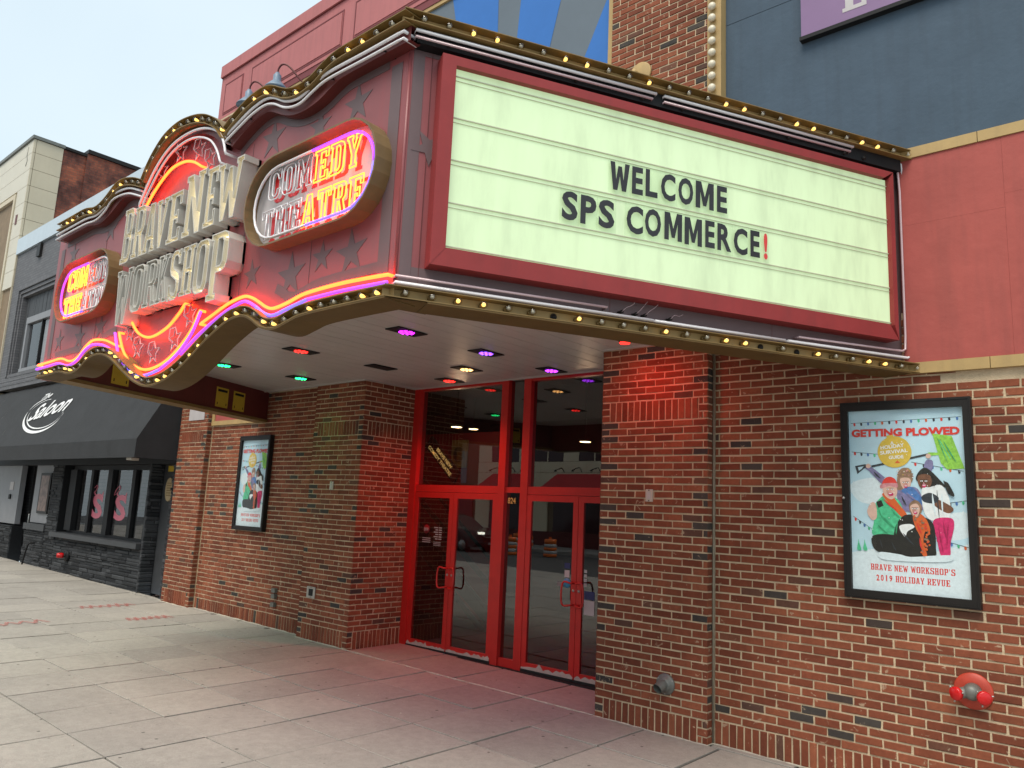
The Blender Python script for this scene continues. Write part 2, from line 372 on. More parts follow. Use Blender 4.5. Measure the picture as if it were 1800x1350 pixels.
M['tube_pink'] = mat("unlit rosy tube", (.55, .40, .42), .12, .08, 6, spec=.7)
M['neon_orange'] = emit("neon orange", (1.0, .045, .006), 8.0)
M['neon_violet'] = emit("neon violet", (.34, .06, .90), .8)
M['neon_blue'] = emit("neon blue", (.15, .11, .95), 1.05)
M['neon_white'] = emit("neon warm white", (1.0, .84, .46), 1.7)
M['bulb_glass'] = glass("bulb glass", (.86, .84, .78), 1.6)
M['bulb_lit'] = emit("lit bulb core", (1.0, .60, .15), 1.3)
M['bulb_core'] = mat("unlit bulb core", (.5, .48, .42), .3, .1, 8)
M['frost'] = mat("frosted bulb", (.62, .55, .42), .35, .08, 9)
M['steel'] = mat("brushed steel", (.42, .42, .40), .35, .15, 12, metal=.8)
M['grey_metal'] = mat("grey painted metal", (.16, .165, .15), .5, .2, 10, metal=.3)
M['white_plastic'] = mat("ivory plastic", (.5, .45, .38), .5, .08, 12)
M['yellow_sign'] = mat("yellow notice", (.52, .36, .03), .6, .1, 6)
M['fdc_red'] = mat("fire red enamel", (.55, .010, .012), .22, .12, 8)
M['fdc_plate'] = mat("faded red plate", (.42, .045, .022), .45, .2, 14)
M['clear'] = glass("clear glass", (.93, .94, .95), 1.5)
M['door_glass'] = glass("dark door glass", (.72, .7, .7), 2.3, 0.0, .02)
M['window_glass'] = glass("window glass", (.85, .85, .85), 1.7, 0.0, .03)
# ================================================================ ground
def gz(x): return -(max(-40.0, min(6.0, x))+3.2)*0.0098
SLOPE = math.atan(0.0098)
def slab_mat():
    m, N, L, B = nodes("concrete paving")
    at = N.new("ShaderNodeAttribute"); at.attribute_name = "tone"
    geo = N.new("ShaderNodeNewGeometry")
    r_ = ramp(N, [(0.0, (.335, .310, .275)), (0.5, (.365, .338, .298)), (1.0, (.405, .375, .325))]); L.new(at.outputs["Fac"], r_.inputs["Fac"])
    def noise(sc, de, ro=.6):
        n = N.new("ShaderNodeTexNoise"); n.inputs["Scale"].default_value = sc; n.inputs["Detail"].default_value = de; n.inputs["Roughness"].default_value = ro
        L.new(geo.outputs["Position"], n.inputs["Vector"]); return n
    def mul(a, n, lo, hi):
        mr = N.new("ShaderNodeMapRange"); mr.inputs["From Min"].default_value = .25; mr.inputs["From Max"].default_value = .75
        mr.inputs["To Min"].default_value = lo; mr.inputs["To Max"].default_value = hi; L.new(n.outputs["Fac"], mr.inputs["Value"])
        mu = N.new("ShaderNodeMix"); mu.data_type = 'RGBA'; mu.blend_type = 'MULTIPLY'; mu.inputs[0].default_value = 1
        L.new(a, mu.inputs[6]); L.new(mr.outputs["Result"], mu.inputs[7]); return mu.outputs[2]
    c = mul(r_.outputs["Color"], noise(1.3, 8, .7), .85, 1.1)
    c = mul(c, noise(14, 8, .75), .82, 1.14)
    c = mul(c, noise(190, 2), .72, 1.25)
    vo = N.new("ShaderNodeTexVoronoi"); vo.inputs["Scale"].default_value = 5.0
    L.new(geo.outputs["Position"], vo.inputs["Vector"])
    n4 = noise(30, 3)
    ad = N.new("ShaderNodeMath"); ad.operation = 'MULTIPLY_ADD'; ad.inputs[1].default_value = 0.07; L.new(n4.outputs["Fac"], ad.inputs[0]); L.new(vo.outputs["Distance"], ad.inputs[2])
    gum = ramp(N, [(0.09, (.32, .32, .32)), (0.12, (1, 1, 1))]); L.new(ad.outputs[0], gum.inputs["Fac"])
    mu = N.new("ShaderNodeMix"); mu.data_type = 'RGBA'; mu.blend_type = 'MULTIPLY'; mu.inputs[0].default_value = 1
    L.new(c, mu.inputs[6]); L.new(gum.outputs["Color"], mu.inputs[7]); L.new(mu.outputs[2], B.inputs["Base Color"])
    B.inputs["Roughness"].default_value = .72; B.inputs["Specular IOR Level"].default_value = .35
    b_ = N.new("ShaderNodeBump"); b_.inputs["Strength"].default_value = .25; b_.inputs["Distance"].default_value = .004
    n5 = noise(140, 4); L.new(n5.outputs["Fac"], b_.inputs["Height"]); L.new(b_.outputs["Normal"], B.inputs["Normal"])
    return m
M['paving'] = slab_mat()
M['joint'] = mat("dark paving joint", (.030, .025, .022), .9, .3, 20)
M['asphalt'] = mat("asphalt", (.055, .055, .056), .85, .25, 4, .3, 120)
M['kerb'] = mat("kerb concrete", (.33, .31, .28), .8, .12, 5)
M['yellow_paint'] = mat("yellow road paint", (.45, .30, .06), .7, .25, 12)
M['white_paint'] = mat("white road paint", (.5, .5, .48), .7, .2, 12)
def spray_mat():
    m, N, L, B = nodes("faded red spray paint"); B.inputs["Base Color"].default_value = (.52, .13, .11, 1); B.inputs["Roughness"].default_value = .85
    geo = N.new("ShaderNodeNewGeometry"); no = N.new("ShaderNodeTexNoise"); no.inputs["Scale"].default_value = 60; no.inputs["Detail"].default_value = 5
    L.new(geo.outputs["Position"], no.inputs["Vector"]); r_ = ramp(N, [(.3, (.1, .1, .1)), (.7, (.7, .7, .7))]); L.new(no.outputs["Fac"], r_.inputs["Fac"]); L.new(r_.outputs["Color"], B.inputs["Alpha"])
    return m
M['spray'] = spray_mat()

def proj(p):
    d = Vector(p)-CAM; z_ = d.dot(_f)
    if z_ < 0.2: return None
    return (0.5+d.dot(_r2)/z_*1345.26/1800, 0.5+d.dot(_d2)/z_*1345.26/1350, z_)
def in_view(p, m=0.04):
    q = proj(p); return q is not None and -m < q[0] < 1+m and -m < q[1] < 1+m

g = MB(); g.add([(x, y, gz(x)-.014) for x, y in ((-40, -10.6), (6, -10.6), (6, .02), (-40, .02))], [(0, 1, 2, 3)])
g.add([(x, y, gz(x)-.014) for x, y in ((-8.3, .02), (-4.2, .02), (-4.2, .95), (-8.3, .95))], [(0, 1, 2, 3)])
sidewalk = tag(obj("sidewalk", g, M['joint']), None, kind="structure")
_slab = {}
def slab_mesh(w, h, k):
    key = (round(w, 3), round(h, 3), k)
    if key not in _slab:
        r_ = random.Random(str(key)); b = MB(); e = .0025; t = 0.02+0.96*r_.random()
        X, Y_ = w/2, h/2
        j = lambda: r_.uniform(-.0015, .0015)
        lo = [(-X, -Y_, -.03), (X, -Y_, -.03), (X, Y_, -.03), (-X, Y_, -.03)]
        mi_ = [(x+j(), y+j(), -.003) for x, y, _ in lo]
        hi = [(-X+e+j(), -Y_+e+j(), 0), (X-e+j(), -Y_+e+j(), 0), (X-e+j(), Y_-e+j(), 0), (-X+e+j(), Y_-e+j(), 0)]
        b.add(lo+mi_+hi, [(i, (i+1) % 4, 4+(i+1) % 4, 4+i) for i in range(4)]+[(4+i, 4+(i+1) % 4, 8+(i+1) % 4, 8+i) for i in range(4)]+[(8, 9, 10, 11)], 0, t)
        me = b.mesh("slab"); me.materials.append(M['paving']); _slab[key] = me
    return _slab[key]
SX, SY = 0.72, 0.765
slabs = []
x = -5.97-SX*46
while x < 5:
    for k in range(14):
        y1 = -.095-SY*k
        slabs.append((x, x+SX, y1-SY, y1, rnd.randrange(14)))
    x += SX
for a in [-24.8+.72*i for i in range(16)]: slabs.append((a, min(a+.72, -13.43), -.09, .03, rnd.randrange(14)))
for a in [-12.41+.768*i for i in range(4)]+[-3.18+.72*i for i in range(7)]: slabs.append((a, a+.72, -.09, .006, rnd.randrange(14)))
for a, b in ((-8.2, -7.32), (-7.32, -6.29), (-6.29, -5.28), (-5.28, -4.38)): slabs.append((a, b, -.085, .84, rnd.randrange(14)))
slabs.sort(key=lambda s: (0 if in_view(((s[0]+s[1])/2, (s[2]+s[3])/2, 0)) else 100)+(Vector(((s[0]+s[1])/2, (s[2]+s[3])/2, 0))-CAM).length)
rest = MB()
for i, (x0, x1, y0, y1, k) in enumerate(slabs):
    cx, cy = (x0+x1)/2, (y0+y1)/2; gap = .018 if rnd.random() < .7 else .025
    me = slab_mesh(x1-x0-gap, y1-y0-gap*.55, k); dz = rnd.uniform(-.004, .004)
    if i < 300:
        o = link("slab", me, sidewalk); o.location = (cx, cy, gz(cx)+dz); o.rotation_euler = (rnd.uniform(-.003, .003), SLOPE, 0)
    else:
        for p in me.polygons: pass
        t = me.attributes["tone"].data[0].value
        rest.add([(cx+v.co.x, cy+v.co.y, gz(cx+v.co.x)+dz+v.co.z) for v in me.vertices], [tuple(p.vertices) for p in me.polygons], 0, t)
tag(obj("paving_slabs", rest, M['paving'], sidewalk), None, kind="stuff")
# long spray-painted scrawls on the paving by the neighbour's wall
def scrawl(cx, cy, L, n):
    b = MB(); r_ = random.Random(int(cx*100))
    pts = []
    for i in range(n*2+1):
        t = i/(n*2)
        pts.append((cx+(-.13 if i % 2 else .13)+r_.uniform(-.04, .04), cy-L/2+L*t))
    for (x0, y0), (x1, y1) in zip(pts[:-1], pts[1:]):
        d = Vector((x1-x0, y1-y0)).normalized(); q = Vector((-d.y, d.x))*.024
        zz = .0045+.0006*len(b.f)
        b.add([(x0+q.x, y0+q.y, gz(x0)+zz), (x0-q.x, y0-q.y, gz(x0)+zz), (x1-q.x, y1-q.y, gz(x1)+zz), (x1+q.x, y1+q.y, gz(x1)+zz)], [(0, 1, 2, 3)])
    return obj("paint_mark", b, M['spray'], sidewalk)
for c in ((-13.15, -1.08, .8, 6), (-11.7, -1.05, .62, 6), (-12.1, -2.75, .9, 5)): scrawl(*c)
# bits of litter
lit = MB(); r_ = random.Random(5)
for i in range(70):
    x_, y_ = r_.uniform(-13, -2.2), r_.uniform(-4.6, -.3); s_ = r_.uniform(.004, .011); a = r_.uniform(0, 3)
    c_, q_ = math.cos(a)*s_, math.sin(a)*s_*.6
    z_ = gz(x_)+.004
    lit.add([(x_-c_, y_-q_, z_), (x_+q_, y_-c_, z_), (x_+c_, y_+q_, z_+.003), (x_-q_, y_+c_, z_+.002), (x_, y_, z_+.008)], [(0, 1, 4), (1, 2, 4), (2, 3, 4), (3, 0, 4)])
tag(obj("litter", lit, M['white_plastic']), "small pale scraps of litter scattered on the paving", "litter", kind="stuff")

rz = -.16
g = MB(); g.add([(-60, -21, rz-.005+.3), (8, -21, rz-.005), (8, -10.75, rz), (-60, -10.75, rz+.3)], [(0, 1, 2, 3)])
tag(obj("road", g, M['asphalt']), None, kind="structure")
g = MB(); g.add([(-60, -30, rz+.46), (8, -30, rz+.14), (8, -21, rz+.14), (-60, -21, rz+.46)], [(0, 1, 2, 3)])
g.add([(-60, -21, rz+.46), (8, -21, rz+.14), (8, -21, rz-.2), (-60, -21, rz-.2)], [(3, 2, 1, 0)])
tag(obj("pavement", g, M['kerb']), None, kind="structure")
g = MB(); g.add([(-40, -10.75, gz(-40)), (6, -10.75, gz(6)), (6, -10.6, gz(6)), (-40, -10.6, gz(-40)), (-40, -10.75, -.4), (6, -10.75, -.4)], [(0, 1, 2, 3), (4, 5, 1, 0)])
tag(obj("kerb", g, M['kerb']), None, kind="structure")
g = MB(); g.add([(-36, -10.99, rz+.2), (6, -10.99, rz+.02), (6, -10.86, rz+.02), (-36, -10.86, rz+.2)], [(0, 1, 2, 3)])
tag(obj("road_marking", g, M['yellow_paint']), None, kind="structure")

# ================================================================ theatre building
theatre = thing("theatre_building", "red brick theatre with pilasters, painted panels and red glass doors", "building", (-6.3, 0, 0))
JT = .0135; CH = .0671; BL = .2032
BRICKS = []      # (wall key, frame, a0, a1, b0, b1, tone)
def tone(edge=False, dark=.026):
    if rnd.random() < (.2 if edge else dark): return rnd.uniform(.935, 1.0)
    return min(.93, rnd.random()*.92)
def lay(key, F, a0, a1, b0, b1, base, holes=(), edge_lo=False, edge_hi=False, phase=0.0, dark=.026, top=None):
    k = 0
    while base+k*CH < b1-.02:
        z0 = base+k*CH; z1 = z0+CH; k += 1
        if z0 < b0-.001: continue
        x = a0-(BL/2 if (k % 2) else 0)-phase
        while x < a1:
            p, q = max(x, a0), min(x+BL, a1); x += BL
            if q-p < .03: continue
            segs = [(p, q)]
            for (h0, h1, g0, g1) in holes:
                if z1 > g0+.01 and z0 < g1-.01:
                    ns = []
                    for (s0, s1) in segs:
                        if s1 <= h0 or s0 >= h1: ns.append((s0, s1)); continue
                        if s0 < h0: ns.append((s0, h0))
                        if s1 > h1: ns.append((h1, s1))
                    segs = ns
            for (s0, s1) in segs:
                if s1-s0 < .025: continue
                if top and not top((s0+s1)/2, z1): continue
                e = (edge_lo and s0 <= a0+.001) or (edge_hi and s1 >= a1-.001)
                ja, jb, jc, jd = (rnd.uniform(-.0028, .0028) for _ in range(4)); BRICKS.append((key, F, s0+JT/2+(ja if s0 > a0+.01 else 0), s1-JT/2+(jb if s1 < a1-.01 else 0), z0+JT/2+jc*.5, z1-JT/2+jd*.5, tone(e, dark)))
def soldier(key, F, a0, a1, b0, b1, dark=.05):
    n = max(1, round((a1-a0)/CH)); w = (a1-a0)/n
    for i in range(n): BRICKS.append((key, F, a0+i*w+JT/2, a0+(i+1)*w-JT/2, b0+JT/2, b1-JT/2, tone(False, dark)))
F0 = wallframe(0.0); F1 = wallframe(-.1)
XR, XL = -4.37, -8.21           # edges of the door recess
BASE_R, BASE_L = .195, .263
WALLS = {}
def mortar(key, name, boxes):
    b = MB()
    for bx in boxes: b.box(*bx)
    WALLS[key] = obj(name, b, M['mortar'], theatre)
# right wall
mortar('right', "brick_wall", [(-3.19, 2.2, .008, .3, -.2, 3.6)])
top_r = lambda a, z1: z1 < 3.08 or a < -1.3
lay('right', F0, -3.185, 2.2, BASE_R, 3.56, BASE_R, top=top_r, phase=.06)
soldier('right', F0, -3.185, 2.2, -.01, BASE_R)
# right pilaster, lower and upper run
mortar('pilR', "pilaster", [(XR+.008, -3.208, -.092, .86, -.2, 8.95)])
SO0, SO1 = BASE_R+39*CH, BASE_R+42*CH
TO0, TO1 = BASE_L+38*CH, BASE_L+41*CH
SB = [(-4.27, -3.30, SO0, SO1), (-4.27, -3.30, -.05, BASE_R)]
lay('pilR', F1, XR, -3.20, -.008, 3.56, BASE_R-3*CH, SB, True, True)
lay('pilR', F1, XR, -3.20, BASE_R+50*CH, 8.9, BASE_R+50*CH, (), True, True)
soldier('pilR', F1, -4.27, -3.30, SO0, SO1); soldier('pilR', F1, -4.27, -3.30, -.01, BASE_R)
FS = Fr((-3.20, 0, 0), (0, 1, 0), (0, 0, 1), (1, 0, 0))          # its right cheek
lay('pilR', FS, -.1, -.003, -.008, 8.9, BASE_R-3*CH, (), True, False, dark=.3)
FRR = Fr((XR, 0, 0), (0, -1, 0), (0, 0, 1), (-1, 0, 0))          # recess cheek, right
lay('pilR', FRR, -.85, .1, BASE_R, 3.56, BASE_R)
# left pilaster with the recess cheek
mortar('pilL', "pilaster", [(-9.322, XL-.008, -.092, .86, -.2, 5.0)])
SBL = [(-9.23, -8.31, TO0, TO1), (-9.23, -8.31, -.05, BASE_L)]
lay('pilL', F1, -9.33, XL, -.008, 3.56, BASE_L-4*CH, SBL, True, True)
soldier('pilL', F1, -9.23, -8.31, TO0, TO1); soldier('pilL', F1, -9.23, -8.31, 0, BASE_L)
FRL = Fr((XL, 0, 0), (0, 1, 0), (0, 0, 1), (1, 0, 0))
lay('pilL', FRL, -.1, .85, -.008, 3.56, BASE_L-4*CH, [(-.01, .85, TO0, TO1), (-.01, .85, -.05, BASE_L)], True, False)
soldier('pilL', FRL, -.005, .85, TO0, TO1); soldier('pilL', FRL, -.005, .85, 0, BASE_L)
# left wall
mortar('left', "brick_wall", [(-12.43, -9.31, .008, .3, -.2, 3.6)])
lay('left', F0, -12.415, -9.33, BASE_L, 3.56, BASE_L, top=lambda a, z1: z1 < 3.09 or a > -10.85)
soldier('left', F0, -12.415, -9.33, 0, BASE_L)
# far left pilaster
mortar('pilF', "pilaster", [(-13.392, -12.43, -.092, .3, -.2, 8.95)])
SBF = [(-13.3, -12.53, TO0, TO1), (-13.3, -12.53, -.05, BASE_L+CH)]
lay('pilF', F1, -13.40, -12.422, -.008, 4.9, BASE_L-4*CH, SBF, True, True)
lay('pilF', F1, -13.40, -12.422, BASE_L+70*CH, 8.9, BASE_L+70*CH, (), True, True)
soldier('pilF', F1, -13.3, -12.53, TO0, TO1); soldier('pilF', F1, -13.3, -12.53, 0, BASE_L+CH)
FSF = Fr((-12.422, 0, 0), (0, 1, 0), (0, 0, 1), (1, 0, 0))
lay('pilF', FSF, -.1, -.003, -.008, 4.9, BASE_L-4*CH, (), True, False, dark=.2)

_bm = {}
def brick_verts(w, h, r_):
    X, Z = w/2, h/2; e = .0035; j = lambda k=.0024: r_.uniform(-k, k)
    lo = [(-X, -Z, -.03), (X, -Z, -.03), (X, Z, -.03), (-X, Z, -.03)]
    mi_ = [(x+j(), y+j(), -.004) for x, y, _ in lo]
    fz = r_.uniform(-.0025, .002)
    hi = [(x-math.copysign(e, x)+j(), y-math.copysign(e, y)+j(), fz+j(.0006)) for x, y, _ in lo]
    return lo+mi_+hi, [(i, (i+1) % 4, 4+(i+1) % 4, 4+i) for i in range(4)]+[(4+i, 4+(i+1) % 4, 8+(i+1) % 4, 8+i) for i in range(4)]+[(8, 9, 10, 11)]
def brick_size(b):
    key, F, a0, a1, b0, b1, t = b
    c = F((a0+a1)/2, (b0+b1)/2); q = proj(c)
    if not in_view(c, .01) or (c.z > 3.56): return 0
    return (a1-a0)*(b1-b0)/q[2]**2*abs((CAM-c).normalized().dot(F.n))
order = sorted(range(len(BRICKS)), key=lambda i: -brick_size(BRICKS[i]))
single = set(order[:300])
merged = {k: MB() for k in WALLS}
for i, (key, F, a0, a1, b0, b1, t) in enumerate(BRICKS):
    w, h = a1-a0, b1-b0; c = F((a0+a1)/2, (b0+b1)/2)
    if i in single:
        tv = round(t*16)/16 if t < .9 else t and (round(t*40)/40)
        mk = (round(w/.004), round(h/.002), tv, i % 2)
        if mk not in _bm:
            b = MB(); vs_, fs_ = brick_verts(w, h, random.Random(str(mk))); b.add(vs_, fs_, 0, max(.001, tv)); me = b.mesh("brick"); me.materials.append(M['brick']); _bm[mk] = me
        o = link("brick", _bm[mk], WALLS[key])
        o.matrix_basis = Matrix(((F.u.x, F.v.x, F.n.x, c.x), (F.u.y, F.v.y, F.n.y, c.y), (F.u.z, F.v.z, F.n.z, c.z), (0, 0, 0, 1)))
    else:
        vs_, fs_ = brick_verts(w, h, rnd)
        merged[key].add([c+F.u*x+F.v*y+F.n*z_ for x, y, z_ in vs_], fs_, 0, max(.001, t))
for k, b in merged.items():
    if b.f: tag(obj("bricks", b, M['brick'], WALLS[k]), None, kind="stuff")
# grey sealant bead in the inner corner
b = MB(); b.tube([(-3.192, -.006, 0), (-3.190, -.006, 3.5)], .011, 6); obj("sealant_joint", b, mat("grey sealant", (.26, .23, .17), .8, .2, 9), theatre)

# pale sealant line and dirt where the walls meet the paving
M['sealant'] = mat("pale base sealant", (.46, .42, .34), .85, .35, 25)
def base_line(pts, name="base_sealant"):
    b = MB(); r_ = random.Random(11); P = []
    for (xa, ya), (xb, yb) in zip(pts[:-1], pts[1:]):
        n = max(2, int(Vector((xb-xa, yb-ya)).length/.06))
        for i in range(n): t = i/n; P.append((xa+(xb-xa)*t+r_.uniform(-.003, .003), ya+(yb-ya)*t+r_.uniform(-.005, .003)))
    P.append(pts[-1])
    b.tube([(x_, y_, gz(x_)+.001) for x_, y_ in P], [r_.uniform(.005, .013) for _ in P], 5); obj(name, b, M['sealant'], theatre)
base_line([(-13.4, -.108), (-12.42, -.108), (-12.41, -.008), (-9.34, -.008), (-9.33, -.108), (-8.21, -.108)]); base_line([(-8.21, -.11), (-4.37, -.10)]); base_line([(-4.37, -.108), (-3.2, -.108), (-3.19, -.008), (2.0, -.008)])
# building shell behind the facade
b = MB(); b.box(-13.38, 2.2, .31, .5, 3.6, 10.0); b.box(-13.38, -13.2, .5, 12, 0, 10.0); b.box(-13.2, 2.2, .5, 12, 9.7, 9.95); b.box(2.0, 2.2, .5, 12, 0, 9.7); b.box(-13.2, 2.0, 11.8, 12, 0, 9.7)
b.box(-13.2, -8.8, .31, .5, -.2, 3.6); b.box(-4.2, 2.2, .31, .5, -.2, 3.6)
obj("rear_wall", b, M['kerb'], theatre)
# painted panels of the right bay
for x0, x1, z0, z1 in ((-1.56, -.83, 3.181, 4.31), (-1.56, -.83, 4.311, 4.875), (-.829, 2.2, 3.181, 4.42), (-.829, 2.2, 4.421, 4.875)):
    b = MB(); b.box(x0, x1, -.028+rnd.uniform(-.001, .001), .3, z0, z1); obj("red_panel", b, M['red_panel'], theatre)
for z0, z1 in ((3.093, 3.181), (4.875, 4.963)):
    b = MB(); b.box(-1.56, -.985, -.04, .3, z0+.001, z1-.001); obj("gold_band", b, M['gold_trim'], theatre)
    b = MB(); b.box(-.98, 2.2, -.04, .3, z0+.001, z1-.001); obj("gold_band", b, M['gold_trim'], theatre)
for x0, x1, z0, z1 in ((-3.06, -.01, 4.965, 6.722), (0.0, 2.2, 4.965, 6.722), (-3.06, -.01, 6.728, 9.0), (0.0, 2.2, 6.728, 9.0)):
    b = MB(); b.box(x0, x1, -.026, .3, z0, z1); obj("blue_panel", b, M['blue_panel'], theatre)
# left bay panel with gold border
b = MB(); b.box(-12.325, -10.78, -.02, .3, 3.172, 4.9); obj("red_panel", b, M['red_panel'], theatre)
b = MB(); b.box(-12.41, -10.78, -.04, .3, 3.097, 3.17); obj("gold_band", b, M['gold_trim'], theatre)
b = MB(); b.box(-12.41, -12.327, -.038, .3, 3.172, 4.9); obj("gold_band", b, M['gold_trim'], theatre)
# sunburst mural over the marquee
mz0, mz1 = 4.9, 8.80; sx_, sz_ = -6.08, 6.0
b = MB(); b.box(-12.41, -4.44, -.01, .3, mz0, mz1); obj("mural_ground", b, M['mural_grey'], theatre)
def clip_rect(poly, x0, x1, y0, y1):
    for ax, lim, sg in ((0, x0, 1), (0, x1, -1), (1, y0, 1), (1, y1, -1)):
        out = []
        for i in range(len(poly)):
            p, q = poly[i-1], poly[i]; dp, dq = (p[ax]-lim)*sg, (q[ax]-lim)*sg
            if dp >= 0: out.append(p)
            if dp*dq < 0:
                t = dp/(dp-dq); out.append((p[0]+(q[0]-p[0])*t, p[1]+(q[1]-p[1])*t))
        poly = out
        if not poly: break
    return poly
# ray edges measured on the wall, angles from vertical about the burst centre
for t0, t1 in ((-.56, -.36), (-.22, -.03), (.07, .25), (.45, .62), (-.9, -.72), (.85, 1.05), (-1.3, -1.1)):
    pl = clip_rect([(sx_, sz_-1.6), (sx_+math.tan(t1)*8 if t1 < 1.5 else 20, sz_-1.6+8), (sx_+math.tan(t0)*8, sz_-1.6+8)], -12.40, -4.45, mz0+.01, mz1-.01)
    if len(pl) > 2:
        b = MB(); b.solid([pl], F0, .011, .014); obj("mural_ray", b, M['mural_blue'], theatre)
b = MB(); b.box(-4.44, -4.372, -.06, .3, 4.9, 8.95); obj("edge_trim", b, M['gold_trim'], theatre)
# panelled cornice
b = MB(); b.box(-13.4, 2.2, -.06, .3, 8.98, 9.86); cor = obj("cornice", b, M['cornice_red'], theatre)
b = MB(); b.box(-13.4, 2.2, -.10, .3, 9.862, 10.10); obj("cornice_cap", b, M['cornice_red'], theatre)
b = MB(); b.box(-13.4, 2.2, -.075, .3, 9.855, 9.8615); obj("cornice_groove", b, M['cornice_dark'], theatre)
b = MB(); b.box(-12.41, -4.3, -.05, .3, 8.86, 8.978); obj("cornice_underside", b, M['cornice_dark'], theatre)
b = MB(); b.box(-12.41, -4.3, -.04, .3, 8.802, 8.858); obj("cornice_moulding", b, M['gold_trim'], theatre)
FC = wallframe(-.06)
x = -13.24
for w in (.66, 2.75, 2.75, 2.75, 2.75):
    b = MB(); t = .022
    for (a0, a1, c0, c1) in ((x, x+w, 9.05, 9.05+t), (x, x+w, 9.69-t, 9.69), (x, x+t, 9.05+t, 9.69-t), (x+w-t, x+w, 9.05+t, 9.69-t)): b.fbox(FC, a0, a1, c0, c1, .0, .006, 0)
    obj("panel_moulding", b, M['cornice_dark'], cor)
    b = MB(); b.fbox(FC, x+t+.02, x+w-t-.02, 9.05+t+.02, 9.69-t-.02, 0, .012); obj("cornice_panel", b, M['cornice_red'], cor)
    x += w+.29
# upright bulb strip on the right pilaster's edge
b = MB(); b.box(-3.205, -3.06, -.135, -.028, 4.97, 8.9); strip = obj("bulb_strip", b, M['gold_trim'], theatre)
FB = wallframe(-.135); bulbm = None
for k in range(31):
    if bulbm is None:
        q = MB(); q.lathe([(.020, 0), (.022, .01), (.034, .018), (.040, .034), (.036, .05), (.022, .06), (.002, .064)], (0, 0, 0), (0, -1, 0), 14); bulbm = q.mesh("bulb"); bulbm.materials.append(M['frost'])
    o = link("bulb", bulbm, strip); o.location = (-3.14, -.135, 5.03+.1245*k)
b = MB(); b.lathe([(.13, 0), (.13, .02), (.12, .024)], (-3.98, -.105, 6.50), (0, -1, 0), 28); b.lathe([(.03, 0), (.03, .05)], (-4.03, -.128, 6.52), (0, -1, 0), 10); obj("wall_anchor_plate", b, M['gold_trim'], theatre)
# white notice and switch plates
b = MB(); b.box(-13.09, -12.55, -.108, -.1005, 3.2, 3.6); obj("white_notice", b, M['face_grey'], theatre)
def plate(name, label, x, z, w, h, F, m, m2, kind):
    t = thing(name, label, kind, tuple(F(x, z)))
    b = MB(); b.fbox(F, x-w/2, x+w/2, z-h/2, z+h/2, .001, .012); obj("cover_plate", b, m, t)
    b = MB(); b.fbox(F, x-w*.22, x+w*.22, z-h*.3, z+h*.3, .0125, .018); obj("insert", b, m2, t)
    for s in (-1, 1):
        b = MB(); b.lathe([(.006, 0), (.006, .003)], F(x, z+s*h*.42, .012), F.n, 8); obj("screw", b, M['black'], t)
plate("switch_plate", "small ivory switch plate on the red-lit brick pilaster right of the doors", -3.80, 2.10, .075, .115, F1, M['white_plastic'], M['face_grey'], "switch plate")
plate("switch_plate", "small ivory switch plate on the shaded brick pilaster left of the doors", -8.785, 2.125, .075, .115, F1, M['white_plastic'], M['face_grey'], "switch plate")
plate("outlet_box", "low grey outlet box with dark cover on the left pilaster", -9.05, .68, .19, .15, F1, M['steel'], M['black'], "outlet box")
t = thing("pipe_bracket", "three small square grey brackets stacked low on the left brick wall", "bracket", (-10.06, 0, .35))
for z0 in (.60, .52, .40):
    b = MB(); b.box(-10.11, -10.02, -.05, -.001, z0-.03, z0+.03); obj("bracket_block", b, M['grey_metal'], t)

# ---------------------------------------------------------------- entrance: red frames, glass, doors
yd = .85
ent = obj("entrance_frame", MB().box(XL, XL+.12, yd-.06, yd+.08, gz(-8.2), 3.558), M['door_red'], theatre)
def bar(x0, x1, z0, z1, name="frame_bar", d0=-.05, d1=.07, m='door_red', par=None):
    return obj(name, MB().box(x0, x1, yd+d0, yd+d1, z0, z1), M[m], par or ent)
X1, X2 = -8.09, -6.545          # left pair of doors
X3, X4 = -6.055, -4.51          # right pair
bar(X2, X2+.115, .02, 3.558, "mullion"); bar(X3-.115, X3, .02, 3.558, "mullion"); bar(X4, XR+.005, .0, 3.558, "jamb")
bar(X1, X2, 2.105, 2.20, "transom_bar", -.04, .06); bar(X3, X4, 2.105, 2.20, "transom_bar", -.04, .06); bar(X2+.115, X3-.115, 2.12, 2.19, "transom_bar", -.03, .05)
bar(X2+.115, X3-.115, .03, .13, "bottom_rail", -.03, .05)
bar(X1, X2, 3.52, 3.558, "head_bar", -.04, .06); bar(X3, X4, 3.52, 3.558, "head_bar", -.04, .06)
for x0, x1, z0, z1 in ((X1, X2, 2.2, 3.52), (X3, X4, 2.2, 3.52), (X2+.115, X3-.115, 2.19, 3.55), (X2+.115, X3-.115, .13, 2.12)):
    obj("pane", MB().box(x0, x1, yd+.012, yd+.02, z0, z1), M['door_glass'], ent)
obj("sill", MB().box(XL, XR, yd-.09, yd+.08, -.05, .035), M['rubber'], ent)
